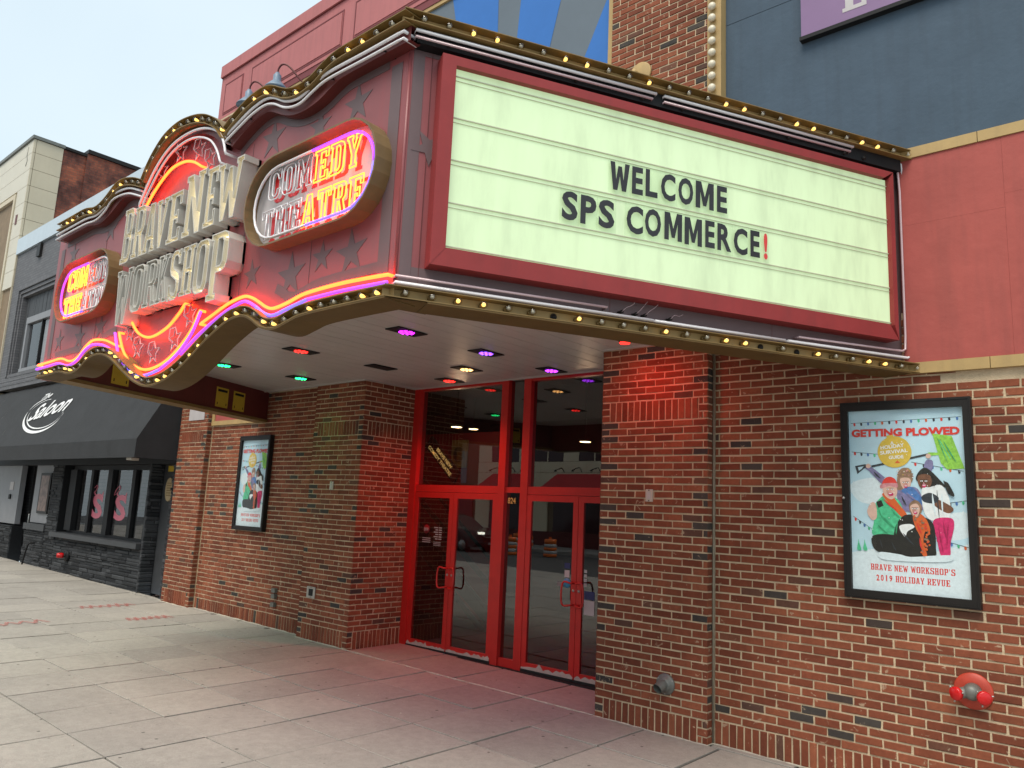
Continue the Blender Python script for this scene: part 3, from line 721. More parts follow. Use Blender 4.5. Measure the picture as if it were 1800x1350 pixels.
def door(x0, x1, handle_side, chips):
    st = .072; zb, zt = .055, 2.10; dd0, dd1 = yd-.045, yd+.0
    d = obj("door", MB().box(x0, x0+st, dd0, dd1, zb, zt).box(x1-st, x1, dd0, dd1, zb, zt).box(x0+st, x1-st, dd0, dd1, zb, zb+.085).box(x0+st, x1-st, dd0, dd1, zt-.075, zt), M['door_red'], theatre)
    obj("pane", MB().box(x0+st, x1-st, yd-.028, yd-.02, zb+.085, zt-.075), M['door_glass'], d)
    obj("door_sweep", MB().box(x0, x1, dd0-.004, dd0-.001, .038, zb+.012), M['rubber'], d)
    obj("kick_strip", MB().box(x0+.01, x1-.01, dd0-.006, dd0-.0015, zb+.013, zb+.034), M['primer'], d)
    # chipped paint at the foot
    r_ = random.Random(chips); pts = [(x0+.01, zb+.034)]; x = x0+.01
    while x < x1-.03:
        x += r_.uniform(.02, .07); pts.append((min(x, x1-.01), zb+.034+max(0, r_.gauss(.012, .016))))
    pts += [(x1-.01, zb+.034)]
    poly = pts+[]
    bb = MB()
    for p, q in zip(pts[:-1], pts[1:]):
        if q[0]-p[0] > .002: bb.add([(p[0], dd0-.001, zb+.034), (q[0], dd0-.001, zb+.034), (q[0], dd0-.001, q[1]), (p[0], dd0-.001, p[1])], [(0, 1, 2, 3)])
    obj("chipped_paint", bb, M['primer'], d)
    hx = x1-.036 if handle_side > 0 else x0+.036
    s = -handle_side
    p = [(hx, dd0, 1.115), (hx+s*.0, dd0-.06, 1.115), (hx+s*.10, dd0-.075, 1.11), (hx+s*.105, dd0-.075, .88), (hx, dd0-.06, .872), (hx, dd0, .872)]
    obj("pull_handle", MB().tube(smooth_path(p, 4), .011, 8), M['door_red'], d)
    q = [(hx, yd+.0, 1.08), (hx+s*.02, yd+.07, 1.08), (hx+s*.11, yd+.08, 1.06), (hx+s*.11, yd+.08, .90), (hx, yd+.06, .88), (hx, yd, .88)]
    obj("inner_handle", MB().tube(smooth_path(q, 4), .011, 8), M['black'], d)
    obj("lock_cylinder", MB().lathe([(.017, 0), (.017, .006), (.012, .012)], (hx, dd0, 1.03), (0, -1, 0), 12), M['steel'], d)
    return d
mid1, mid2 = -7.325, -5.275
d1 = door(X1+.003, mid1-.003, 1, 1); d2 = door(mid1+.003, X2-.003, -1, 2); d3 = door(X3+.003, mid2-.003, 1, 3); d4 = door(mid2+.003, X4-.003, -1, 4)
FD = wallframe(yd-.029)
b = MB(); b.glyphs("824", FD, -6.38, 1.985, .075, .0, 0, .01, .85); obj("house_number", b, mat("gold leaf", (.6, .42, .12), .4, .1, 9), ent)
# opening-hours print on the left door and small stickers on the right pair
b = MB()
F_ = wallframe(yd-.030)
b.lathe([(.06, 0), (.06, .0004)], (-7.83, yd-.0305, 1.60), (0, -1, 0), 20, 1)
b.glyphs("BNW", F_, -7.83, 1.575, .045, .0025, 0, .02, 1, .085, True)
for k in range(6): b.fbox(F_, -7.68+(k % 2)*.03, -7.60, 1.62-k*.03, 1.634-k*.03, .001, .0015, 0); b.fbox(F_, -7.585, -7.53, 1.62-k*.03, 1.634-k*.03, .001, .0015, 0)
for k in range(3): b.fbox(F_, -7.90, -7.74, 1.475-k*.026, 1.485-k*.026, .001, .0015, 0); b.fbox(F_, -7.68, -7.54, 1.43-k*.02, 1.437-k*.02, .001, .0015, 0)
obj("opening_hours", b, [M['face_grey'], mat("dark red print", (.2, .01, .015), .6)], d1)
b = MB(); F_ = wallframe(yd-.031)
b.fbox(F_, -5.46, -5.38, 1.27, 1.33, 0, .001, 1); b.fbox(F_, -5.455, -5.385, 1.17, 1.25, 0, .001, 0); b.lathe([(.055, 0), (.055, .001)], (-5.42, yd-.031, 1.105), (0, -1, 0), 18, 2); b.fbox(F_, -5.56, -5.47, 1.06, 1.11, 0, .001, 3)
obj("stickers", b, [M['face_grey'], mat("navy print", (.02, .03, .12), .5), mat("sky blue print", (.05, .3, .5), .5), mat("grey print", (.2, .2, .2), .5)], d3)
b = MB(); F_ = wallframe(yd-.031)
for k in range(4): b.fbox(F_, -5.18, -5.14, 1.24-k*.05, 1.275-k*.05, 0, .001, 0)
b.fbox(F_, -5.17, -5.03, .95, 1.04, 0, .001, 1); b.fbox(F_, -5.17, -5.03, .78, .94, 0, .001, 0)
obj("stickers", b, [M['face_grey'], bpy.data.materials["navy print"]], d4)

# ---------------------------------------------------------------- dim lobby behind the glass
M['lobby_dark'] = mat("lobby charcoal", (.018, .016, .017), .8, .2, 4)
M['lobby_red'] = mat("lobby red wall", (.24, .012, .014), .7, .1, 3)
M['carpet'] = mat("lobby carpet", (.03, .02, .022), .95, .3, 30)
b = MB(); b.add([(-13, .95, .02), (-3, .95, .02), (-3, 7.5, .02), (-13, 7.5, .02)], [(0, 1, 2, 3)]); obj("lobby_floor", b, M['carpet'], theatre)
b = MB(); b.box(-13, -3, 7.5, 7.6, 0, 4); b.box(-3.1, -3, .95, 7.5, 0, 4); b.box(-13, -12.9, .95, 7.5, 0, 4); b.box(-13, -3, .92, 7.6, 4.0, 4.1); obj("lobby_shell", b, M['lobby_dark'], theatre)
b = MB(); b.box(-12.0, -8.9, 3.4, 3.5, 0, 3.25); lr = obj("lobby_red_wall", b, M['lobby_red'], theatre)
st = thing("staircase", "dark staircase against the red lobby wall seen through the glass", "staircase", (-10.0, 3.0, 0))
for k, (x0, z0) in enumerate(((-10.6, 2.75), (-10.6, 2.35), (-10.6, 1.95), (-10.6, 1.55))):
    b = MB(); b.tube([(x0, 2.8, z0), (x0+2.3, 2.8, z0-1.72)], .045 if k % 2 else .028, 8); obj("stair_rail", b, M['black'], st)
b = MB(); b.add([Vector((x, y, z)) for x, y, z in ((-10.9, 2.78, 2.2), (-8.2, 2.78, .2), (-8.2, 2.78, -.05), (-10.9, 2.78, 1.75))], [(0, 1, 2, 3), (3, 2, 1, 0)])
obj("stringer", b, M['black'], st)
FP = Fr((-9.80, 2.6, 2.98), Vector((.755, 0, -.655)), Vector((.655, 0, .755)), (0, -1, 0))
sg = thing("stair_sign", "slanted black sign with gold lettering hung over the lobby stair", "sign", (-9.6, 2.6, 2.5))
b = MB(); b.fbox(FP, -.05, .92, -.10, .13, -.05, .0); obj("sign_board", b, M['black'], sg)
b = MB(); b.glyphs("BRAVE NEW", FP, .22, .035, .065, .004, 0, .03, 1, .50); b.glyphs("COMEDY THEATRE", FP, .03, -.065, .065, .004, 0, .03, 1, .76)
obj("sign_letters", b, emit("glowing gold letters", (1, .72, .25), .28), sg)  # gold lettering given a weak emission of its own
pc = thing("lobby_picture", "square gold picture hanging on the red lobby wall behind the stair", "picture", (-9.8, 3.38, 2.7))
b = MB(); b.box(-10.0, -9.62, 3.35, 3.395, 2.62, 3.12); obj("picture_frame", b, mat("pale gilt", (.30, .2, .06), .6), pc)
b = MB(); b.lathe([(.14, 0), (.14, .003)], (-9.81, 3.348, 2.86), (0, -1, 0), 24); obj("picture_disc", b, mat("gilt disc", (.2, .12, .03), .6), pc)
for lx, ly, lz, nm in ((-10.1, 4.0, 3.40, "left of the three round lobby ceiling lamps, above the picture"), (-8.95, 2.4, 3.22, "middle one of three round lobby ceiling lamps"), (-7.2, 3.6, 3.05, "right-hand one of three round lobby ceiling lamps")):
    t = thing("lobby_lamp", nm, "lamp", (lx, ly, lz+.03), "lobby ceiling lamps")
    b = MB(); b.lathe([(.10, .0), (.11, .03), (.11, .06)], (lx, ly, lz), (0, 0, 1), 18); b.tube([(lx, ly, lz+.06), (lx, ly, 4.0)], .012, 6); obj("lamp_housing", b, M['black'], t)
    b = MB(); b.lathe([(.02, -.012), (.085, -.006), (.09, -.001)], (lx, ly, lz), (0, 0, 1), 18); obj("lamp_lens", b, emit("lobby lamp glow", (1, .72, .36), 6.0) if "lobby lamp glow" not in bpy.data.materials else bpy.data.materials["lobby lamp glow"], t)
    ll = bpy.data.lights.new("lobby_lamp_light", 'POINT'); ll.energy = 5; ll.color = (1, .7, .42); ll.shadow_soft_size = .1
    lo = bpy.data.objects.new("lobby_lamp_light", ll); COL.objects.link(lo); lo.parent = t; lo.matrix_parent_inverse = Matrix.Translation(-LOC[t.name]); lo.location = (lx, ly, lz-.12)
# ================================================================ marquee
marq = thing("marquee", "projecting theatre marquee with scalloped gold rims, neon tubes and lit reader board", "marquee", (-6.29, -1.9, 2.8))
FF = Fr((0, -3.63, 0), (1, 0, 0), (0, 0, 1), (0, -1, 0))                 # front face, w = towards the street
SA, SBp = Vector((-3.40, -3.77, 0)), Vector((-1.43, 0, 0))
sd = (SBp-SA).normalized(); sn = Vector((sd.y, -sd.x, 0)); SL = (SBp-SA).length
FSD = Fr(SA, sd, (0, 0, 1), sn)                                          # right-hand side, w = 0 at the rim edge
FSP = Fr(SA-sn*.14, sd, (0, 0, 1), sn)                                   # its sheet-metal face
v2 = lambda L: [Vector((a, b)) for a, b in L]
def offset_path(P, d):
    out = []
    for i, p in enumerate(P):
        t = (P[min(i+1, len(P)-1)]-P[max(i-1, 0)]).normalized()
        out.append(p+Vector((-t.y, t.x))*d)
    return out
def ribbon(mb, P, t, F, c0, c1, mi=0):
    Q = offset_path(P, t)
    n = len(P)
    vs_ = [F(p.x, p.y, c0) for p in P]+[F(p.x, p.y, c1) for p in P]+[F(p.x, p.y, c0) for p in Q]+[F(p.x, p.y, c1) for p in Q]
    fs_ = []
    for i in range(n-1):
        fs_ += [(i, i+1, n+i+1, n+i), (2*n+i, 3*n+i, 3*n+i+1, 2*n+i+1), (n+i, n+i+1, 3*n+i+1, 3*n+i), (i, 2*n+i, 2*n+i+1, i+1)]
    fs_ += [(0, n, 3*n, 2*n), (n-1, 3*n-1, 4*n-1, 2*n-1)]
    mb.add(vs_, fs_, mi)
def strip(P, d0, d1, F, c0, c1):
    A_, B_ = offset_path(P, d0), offset_path(P, d1)
    b = MB(); n = len(P)
    b.add([F(p.x, p.y, c1) for p in A_]+[F(p.x, p.y, c1) for p in B_], [(i, i+1, n+i+1, n+i) for i in range(n-1)])
    b.add([F(p.x, p.y, c0) for p in A_]+[F(p.x, p.y, c0) for p in B_], [(n+i, n+i+1, i+1, i) for i in range(n-1)])
    for a in (A_, B_): b.wall([(p.x, p.y) for p in a], F, c0, c1, 0, False)
    return b
# bulbs: shared meshes, one lit, one dark
def bulb_mesh(lit):
    b = MB(); ax = (0, 0, 1)
    b.lathe([(.019, -.002), (.021, .012), (.018, .02)], (0, 0, 0), ax, 10, 2)
    b.lathe([(.013, .018), (.017, .026), (.024, .038), (.026, .049), (.0235, .062), (.014, .071), (.002, .075)], (0, 0, 0), ax, 12, 0)
    b.lathe([(.004, .024), (.010, .036), (.0135, .048), (.010, .058), (.002, .063)], (0, 0, 0), ax, 8, 1)
    me = b.mesh("bulb")
    for m in (M['bulb_glass'], M['bulb_lit'] if lit else M['bulb_core'], M['gold']): me.materials.append(m)
    return me
BULB = {True: bulb_mesh(True), False: bulb_mesh(False)}
_sk = MB().lathe([(.020, -.002), (.022, .010), (.015, .010), (.013, .002)], (0, 0, 0), (0, 0, 1), 12).mesh("socket"); _sk.materials.append(M['bronze'])
def set_bulb(parent, F, a, b_, c, lit, empty=False):
    o = link("socket" if empty else "bulb", _sk if empty else BULB[lit], parent); q = F(a, b_, c)
    o.matrix_basis = Matrix(((F.u.x, F.v.x, F.n.x, q.x), (F.u.y, F.v.y, F.n.y, q.y), (F.u.z, F.v.z, F.n.z, q.z), (0, 0, 0, 1)))
LITSEQ = [True, True, False, False]
def channel(P, side, F, c0, c1, step, start, seq=0, skip=(), hgt=.078, empties=(), bp=.068):
    """a trough along P: flange at P, flange at P offset, back plate, bulbs"""
    b = MB(); Q = offset_path(P, side*hgt); n = len(P)
    ribbon(b, P, side*.006, F, c0, c1); ribbon(b, Q, -side*.006, F, c0, c1)
    ch = obj("bulb_channel", b, M['gold'], marq)
    b = MB(); b.add([F(p.x, p.y, c0+bp) for p in P]+[F(p.x, p.y, c0+bp) for p in Q], [(i, i+1, n+i+1, n+i) for i in range(n-1)]); obj("back_plate", b, M['gold_trim'], ch)
    mid = offset_path(P, side*hgt*.5)
    for k, (p, t) in enumerate(even(mid, step, start)):
        if k in skip: continue
        set_bulb(ch, F, p.x, p.y, c0+bp+.001, LITSEQ[(k+seq) % 4] and rnd.random() > .12, k in empties)
    return ch
TOP_R = smooth_path(v2([(-3.40, 4.93), (-3.79, 4.93), (-4.10, 4.925), (-4.26, 4.89), (-4.40, 4.84), (-4.55, 4.825), (-4.70, 4.855), (-4.90, 4.95), (-5.04, 4.98), (-5.24, 4.96), (-5.45, 4.89), (-5.60, 4.82)]), 4)
ARCH = smooth_path(v2([(-5.56, 4.80), (-5.66, 4.90), (-5.78, 4.98), (-5.95, 5.06), (-6.16, 5.115), (-6.42, 5.14), (-6.67, 5.10), (-6.84, 5.01), (-6.97, 4.90), (-7.07, 4.77)]), 5)
TOP_L = smooth_path(v2([(-7.03, 4.76), (-7.25, 4.84), (-7.49, 4.89), (-7.66, 4.88), (-7.79, 4.83), (-7.94, 4.775), (-8.12, 4.75), (-8.38, 4.79), (-8.75, 4.79), (-9.15, 4.79)]), 4)
BOT = smooth_path(v2([(-3.40, 3.095), (-3.91, 3.10), (-4.25, 3.095), (-4.40, 3.07), (-4.56, 3.045), (-4.72, 3.075), (-4.84, 3.14), (-4.95, 3.185), (-5.06, 3.195), (-5.22, 3.17), (-5.48, 3.07), (-5.70, 2.96), (-5.92, 2.865), (-6.16, 2.80), (-6.42, 2.785), (-6.67, 2.845), (-6.87, 2.93), (-7.06, 3.02), (-7.24, 3.10), (-7.43, 3.155), (-7.61, 3.165), (-7.78, 3.135), (-7.92, 3.075), (-8.08, 3.04), (-8.25, 3.045), (-8.46, 3.08), (-8.75, 3.075), (-9.12, 3.07)]), 4)
c0f, c1f = 0.0, .14
channel(TOP_R, 1, FF, c0f, c1f, .152, .14, 2); channel(ARCH, 1, FF, c0f, c1f, .135, .08, 1); channel(TOP_L, 1, FF, c0f, c1f, .15, .1, 1)
channel(BOT, -1, FF, c0f, c1f, .137, .10, 0, hgt=.07)
b = MB(); ribbon(b, BOT, .012, FF, -.10, .138); obj("underside_flange", b, M['gold_shaded'], marq)
for P_, d0, d1 in ((TOP_R, .0845, .18), (TOP_L, .0845, .17), (ARCH, .0845, .15)):
    obj("shadow_backing", strip(P_, d0, d1, FF, .001, .08), M['dark_red'], marq)  # dark strip stands for the tube backing and the shadow under the lip
# front sheet face
top_all = [Vector((-3.485, 4.93))]+[p for p in TOP_R if p.x < -3.5 and p.x > -5.58]+[p for p in ARCH if -7.04 < p.x < -5.59]+[p for p in TOP_L if -9.1 < p.x < -7.06]+[Vector((-9.40, 4.79))]
bot_all = [Vector((-3.485, 3.10))]+[p for p in BOT if -9.1 < p.x < -3.5]+[Vector((-9.40, 3.08))]
poly = [(p.x, p.y-.004) for p in top_all]+[(p.x, p.y+.004) for p in reversed(bot_all)]
b = MB(); b.solid([poly], FF, -.09, -.001); front = obj("front_face", b, M['marq_red'], marq)
# painted grey borders and stars
for P, d0, d1 in ((TOP_R, .165, .235), (TOP_L, .165, .235)):
    obj("painted_border", strip([p for p in P if p.x < -3.62 or P is TOP_L], d0, d1, FF, -.0005, .0025), M['marq_grey'], front)
obj("painted_border", strip([p for p in BOT if -4.9 < p.x < -3.62], -.215, -.285, FF, -.0005, .0025), M['marq_grey'], front)
obj("painted_border", strip([p for p in BOT if -9.1 < p.x < -7.5], -.215, -.285, FF, -.0005, .0025), M['marq_grey'], front)
obj("painted_border", MB().fbox(FF, -3.66, -3.555, 3.30, 4.70, -.0005, .0027), M['marq_grey'], front)
obj("painted_border", MB().fbox(FF, -9.30, -9.20, 3.30, 4.55, -.0005, .0027), M['marq_grey'], front)
for sx0 in (-4.40, -5.32, -7.35, -8.05):          # sheet joints
    obj("sheet_joint", MB().fbox(FF, sx0, sx0+.004, 3.34, 4.66, -.0005, .0016), M['marq_grey'], front)
def star(cx, cz, r, inner=.38, rot=0.0, stretch=1.0):
    return [(cx+math.sin(rot+math.pi*k/5)*(r if k % 2 == 0 else r*inner), cz+math.cos(rot+math.pi*k/5)*(r if k % 2 == 0 else r*inner)*stretch) for k in range(10)]
for cx, cz, r_ in ((-5.04, 4.62, .17), (-4.0, 4.56, .16), (-4.43, 4.53, .14), (-3.94, 3.50, .17), (-4.26, 3.53, .12), (-4.62, 3.46, .18), (-5.15, 3.56, .12), (-7.97, 4.52, .15), (-8.93, 4.44, .14), (-7.91, 3.50, .15), (-9.0, 3.48, .13), (-8.43, 3.45, .15), (-7.42, 4.55, .12)):
    b = MB(); b.solid([star(cx, cz, r_, .36, rnd.uniform(-.12, .12))], FF, -.0004, .0018); obj("painted_star", b, M['marq_grey'], front)
# right-hand side face
b = MB(); b.fbox(FSP, .085, SL, 3.10, 4.94, -.08, -.001); side = obj("side_face", b, M['marq_red'], marq)
b = MB(); b.fbox(FSP, .105, .178, 3.20, 4.80, -.0005, .0025); obj("painted_stripe", b, M['marq_grey'], side)
for z0, z1, e in ((4.735, 4.80, 0), (3.20, 3.335, .0006)):
    b = MB(); b.fbox(FSP, .179, SL-.05, z0, z1, -.0005, .0025); obj("painted_stripe", b, M['marq_grey'], side)
b = MB(); b.fbox(FSP, 4.03, 4.20, 3.336, 4.734, -.0005, .0025); obj("painted_stripe", b, M['marq_grey'], side)
b = MB(); b.solid([star(.245, 4.125, .125, .4, math.pi)], FSP, -.0004, .005); obj("painted_star", b, M['marq_grey'], side)
for u0 in (.225, 1.55, 2.9):
    obj("sheet_joint", MB().fbox(FSP, u0, u0+.003, 3.22, 4.84, -.0004, .0036), M['dark_red'], side)
STP = [Vector((SL*k/20, 4.945)) for k in range(21)]; SBT = [Vector((SL*k/20, 3.095)) for k in range(21)]
channel(STP, -1, FSD, -.14, 0, .163, .13, 2, hgt=.08)
channel(SBT, 1, FSD, -.14, 0, .163, .13, 2, hgt=.075, empties=(6, 16, 18))
b = MB(); b.fbox(FSD, .26, SL-.13, 3.083, 3.094, -.252, -.002); obj("underside_flange", b, M['gold_shaded'], marq)
# corner post where front and side meet
b = MB(); b.tube([(-3.49, -3.625, 3.1), (-3.49, -3.625, 4.93)], .012, 8); obj("corner_post", b, M['marq_red'], marq)
b = MB(); b.add([(-3.56, -3.53, 3.088), (-3.40, -3.766, 3.088), (-3.28, -3.54, 3.088), (-3.50, -3.35, 3.088)], [(3, 2, 1, 0)]); obj("corner_gusset", b, M['gold_shaded'], marq)
# left wing: inner face seen from below, gold bottom edge
LA, LB = Vector((-9.38, -3.60, 0)), Vector((-11.02, 0, 0)); ld = (LB-LA).normalized(); ln = Vector((-ld.y, ld.x, 0)); LL = (LB-LA).length
FL_ = Fr(LA, ld, (0, 0, 1), -ln if ln.x > 0 else ln)      # w = outwards (away from the entrance)
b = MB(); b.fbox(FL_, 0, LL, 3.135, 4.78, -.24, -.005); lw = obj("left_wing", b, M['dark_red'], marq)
b = MB(); b.fbox(FL_, -.1, LL, 3.09, 3.13, -.26, .0); obj("gold_edge", b, M['gold'], lw)
FLI = Fr(LA-FL_.n*.241, -ld, (0, 0, 1), -FL_.n)          # inner face, w = towards the entrance
for u0 in (-2.85, -3.24, -.95):
    t = MB(); t.fbox(FLI, u0, u0+.27, 3.17, 3.45, .0, .004, 0); t.fbox(FLI, u0+.03, u0+.24, 3.39, 3.425, .004, .0055, 1); t.fbox(FLI, u0+.03, u0+.045, 3.20, 3.235, .004, .0055, 1); t.fbox(FLI, u0+.225, u0+.24, 3.20, 3.235, .004, .0055, 1)
    obj("yellow_notice", t, [M['yellow_sign'], M['bronze']], lw)
# flat roof of the marquee
b = MB(); b.solid([[(-9.35, -3.55), (-3.55, -3.55), (-1.75, 0), (-10.9, 0)]], Fr((0, 0, 0), (1, 0, 0), (0, 1, 0), (0, 0, 1)), 4.70, 4.76); obj("marquee_roof", b, M['kerb'], marq)

def fit(loops, x0, x1, z0, z1):
    mx = max(p[0] for p in loops[0]); mn = min(p[0] for p in loops[0])
    return [[(x0+(p[0]-mn)/(mx-mn)*(x1-x0), z0+p[1]/20*(z1-z0)) for p in l] for l in loops]
# ---------------------------------------------------------------- reader board
b = MB(); b.fbox(FSP, .35, 3.99, 3.455, 4.655, .0, .08)
def board_mat():
    m, N, L, B = nodes("backlit board"); geo = N.new("ShaderNodeNewGeometry")
    mp = N.new("ShaderNodeMapping"); mp.inputs["Scale"].default_value = (2.2, 2.2, .5)
    n1 = N.new("ShaderNodeTexNoise"); n1.inputs["Scale"].default_value = 3.0; n1.inputs["Detail"].default_value = 6; n1.inputs["Roughness"].default_value = .6
    L.new(geo.outputs["Position"], mp.inputs["Vector"]); L.new(mp.outputs["Vector"], n1.inputs["Vector"])
    r_ = ramp(N, [(.25, (.36, .43, .29)), (.5, (.44, .52, .35)), (.75, (.47, .56, .38))]); L.new(n1.outputs["Fac"], r_.inputs["Fac"])
    r2 = ramp(N, [(.25, (.50, .66, .36)), (.55, (.60, .80, .44))]); L.new(n1.outputs["Fac"], r2.inputs["Fac"])
    L.new(r_.outputs["Color"], B.inputs["Base Color"]); L.new(r2.outputs["Color"], B.inputs["Emission Color"]); B.inputs["Emission Strength"].default_value = .26
    B.inputs["Roughness"].default_value = .35
    return m
M['board'] = board_mat()
board = obj("reader_board", b, M['board'], marq)
u0, u1, z0, z1 = .262, 4.025, 3.335, 4.715; w = .092
for k, lp in enumerate(([(u0, z0), (u1, z0), (u1-w, z0+w+.025), (u0+w, z0+w+.025)], [(u1, z0), (u1, z1), (u1-w+.05, z1-w+.03), (u1-w+.05, z0+w+.025)], [(u1, z1), (u0, z1), (u0+w, z1-w+.03), (u1-w, z1-w+.03)], [(u0, z1), (u0, z0), (u0+w, z0+w+.025), (u0+w, z1-w+.03)])):
    lp = [(p[0]+(0 if k != 1 else 0), p[1]) for p in lp]
    b = MB(); b.solid([lp], FSP, .001, .122+.0007*k); obj("board_frame", b, M['frame_red'], board)
M['rail'] = mat("letter rail", (.50, .50, .37), .4, .1, 8)
TR = [4.600, 4.318, 4.036, 3.755, 3.474]
for k, z in enumerate(TR):
    b = MB(); b.fbox(FSP, .352, 3.985, z-.003, z+.003, .0805, .0905); b.fbox(FSP, .352, 3.985, z-.031, z-.028, .0805, .087); obj("letter_rail", b, M['rail'], board)
M['plate'] = glass("clear letter plate", (.96, .975, .95), 1.4, .02)
M['ink'] = mat("black letter ink", (.018, .017, .02), .35, .4, 7)
M['ink_red'] = mat("red letter ink", (.62, .05, .045), .35, .15, 9)
BOLD = {'M': [(0, 0), (3, 0), (3, 12.5), (5, 2), (7, 2), (9, 12.5), (9, 0), (12, 0), (12, 20), (8.4, 20), (6, 8.5), (3.6, 20), (0, 20)], 'W': [(2.2, 0), (5, 0), (6.5, 10.5), (8, 0), (10.8, 0), (13, 20), (9.9, 20), (9, 7.5), (7.7, 17.5), (5.3, 17.5), (4, 7.5), (3.1, 20), (0, 20)]}
ROW1 = [('W', 1.477, 1.627), ('E', 1.646, 1.733), ('L', 1.753, 1.850), ('C', 1.876, 1.995), ('O', 2.018, 2.142), ('M', 2.163, 2.316), ('E', 2.343, 2.431)]
ROW2 = [('S', 1.127, 1.243), ('P', 1.263, 1.380), ('S', 1.397, 1.518), ('C', 1.610, 1.739), ('O', 1.753, 1.881), ('M', 1.909, 2.052), ('M', 2.073, 2.217), ('E', 2.244, 2.325), ('R', 2.347, 2.467), ('C', 2.488, 2.609), ('E', 2.634, 2.718), ('!', 2.742, 2.788)]
NAMES1 = ["first letter plate W of WELCOME", "first black E plate of WELCOME, after the W", "L plate of WELCOME", "C plate of WELCOME", "O plate of WELCOME", "M plate of WELCOME", "last E plate of WELCOME"]
NAMES2 = ["black S plate starting the lower line", "black P plate, second letter of the lower line", "black S plate, third letter of the lower line", "black C plate starting the long word of the lower line", "black O plate in the lower line", "black M plate just after the O in the lower line", "black M plate just before an E in the lower line", "black E plate between M and R in the lower line", "black R plate in the lower line", "black C plate between R and E in the lower line", "black E plate just before the exclamation mark", "red exclamation mark plate ending the lower line"]
for row, nm, bz, zb, zt in ((ROW1, NAMES1, 4.068, 4.041, 4.286), (ROW2, NAMES2, 3.786, 3.760, 4.004)):
    for (ch, a0, a1), n_ in zip(row, nm):
        t = thing("letter_plate", n_+" on the lit reader board", "letter plate", tuple(FSP((a0+a1)/2, zb, .085)), "changeable letters on the reader board")
        b = MB(); b.fbox(FSP, a0-.014, a1+.012, zb, zt, .0965, .0985); obj("clear_plate", b, M['plate'], t)
        b = MB(); dz = rnd.uniform(-.005, .004)
        if ch in BOLD: b.solid(fit([BOLD[ch]], a0, a1, bz+dz, bz+dz+.2), FSP, .0988, .100, 0, False)
        else: b.glyphs(ch, FSP, a0+(.012 if ch == '!' else 0), bz+dz, .20, .100, 0, .034, 1, (a1-a0) if ch != '!' else .034)
        obj("glyph", b, M['ink_red'] if ch == '!' else M['ink'], t)

# ---------------------------------------------------------------- neon and dead tubes
kc = 2.76/2.82
fw = lambda L: [(a*kc, 1.9+(z_-1.9)*kc) for a, z_ in L]
def tube(pts, m, F, c, r=.0115, parent=marq, name="neon_tube", per=5, ends=True):
    P = smooth_path([Vector(p) for p in pts], per); q = [F(p.x, p.y, c) for p in P]
    if ends: q = [F(P[0].x, P[0].y, .002)]+q+[F(P[-1].x, P[-1].y, .002)]
    return obj(name, MB().tube(q, r, 8), M[m], parent)
def stands(pts, F, c, step=.55, parent=marq):
    P = smooth_path([Vector(p) for p in pts], 4)
    b = MB()
    for p, t in even(P, step, .2): b.lathe([(.012, 0), (.007, .01), (.006, c-.01), (.012, c-.006)], F(p.x, p.y, 0), F.n, 6)
    if b.f: obj("tube_stand", b, M['bronze'], parent)
k_ = 2.82/2.73
fx = lambda L, dz=0: [(a*k_, 1.9+(z_-1.9)*k_+dz) for a, z_ in L]
U1 = [(-3.51, 4.87), (-3.87, 4.87), (-4.30, 4.875), (-4.47, 4.845), (-4.64, 4.80), (-4.82, 4.83), (-5.0, 4.92), (-5.13, 4.95), (-5.30, 4.935), (-5.47, 4.89), (-5.70, 4.82)]
tube(fw(U1), 'tube_off', FF, .11); tube(fw([(a, z_-.05) for a, z_ in U1]), 'tube_off', FF, .11, .010); stands(fw([(a, z_-.05) for a, z_ in U1]), FF, .105)
AR1 = [(-5.67, 4.66), (-5.74, 4.80), (-5.87, 4.92), (-6.09, 5.01), (-6.33, 5.05), (-6.60, 5.045), (-6.80, 4.99), (-6.98, 4.88), (-7.12, 4.74), (-7.25, 4.58)]
AR2 = [(-5.74, 4.60), (-5.83, 4.74), (-5.96, 4.86), (-6.15, 4.945), (-6.36, 4.985), (-6.58, 4.975), (-6.76, 4.92), (-6.92, 4.82), (-7.05, 4.70), (-7.17, 4.57)]
tube(fw(AR1), 'tube_off', FF, .11); tube(fw(AR2), 'tube_off', FF, .11, .010)
LT = fx([(-7.02, 4.68), (-7.28, 4.77), (-7.52, 4.80), (-7.69, 4.79), (-7.81, 4.72), (-8.02, 4.67), (-8.34, 4.69), (-9.1, 4.685)], -.035)
tube(fw(LT), 'tube_off', FF, .11); tube(fw([(a, z_-.055) for a, z_ in LT]), 'tube_off', FF, .11, .010); stands(fw(LT), FF, .105)
OR = [(-3.49, 3.26), (-3.92, 3.28), (-4.33, 3.275), (-4.55, 3.24), (-4.72, 3.225), (-4.82, 3.25), (-4.92, 3.30), (-5.03, 3.35), (-5.15, 3.375), (-5.37, 3.35), (-5.60, 3.29), (-5.77, 3.245)]
tube(OR, 'neon_orange', FF, .05)
PU = [(-3.47, 3.205), (-3.89, 3.22), (-4.28, 3.22), (-4.50, 3.19), (-4.68, 3.165), (-4.80, 3.195), (-4.92, 3.26), (-5.03, 3.31), (-5.13, 3.325), (-5.32, 3.29), (-5.55, 3.22), (-5.78, 3.13), (-6.0, 3.02)]
tube(PU[:3], 'neon_violet', FF, .07, ends=False); tube(PU[2:7], 'neon_blue', FF, .07, ends=False); tube(PU[6:], 'neon_violet', FF, .07, ends=False)
tube([(-7.34, 3.24), (-7.50, 3.29), (-7.66, 3.33), (-7.91, 3.355), (-8.08, 3.31), (-8.22, 3.235), (-8.36, 3.20), (-8.50, 3.205), (-8.72, 3.25), (-9.05, 3.245), (-9.38, 3.24)], 'neon_orange', FF, .05)
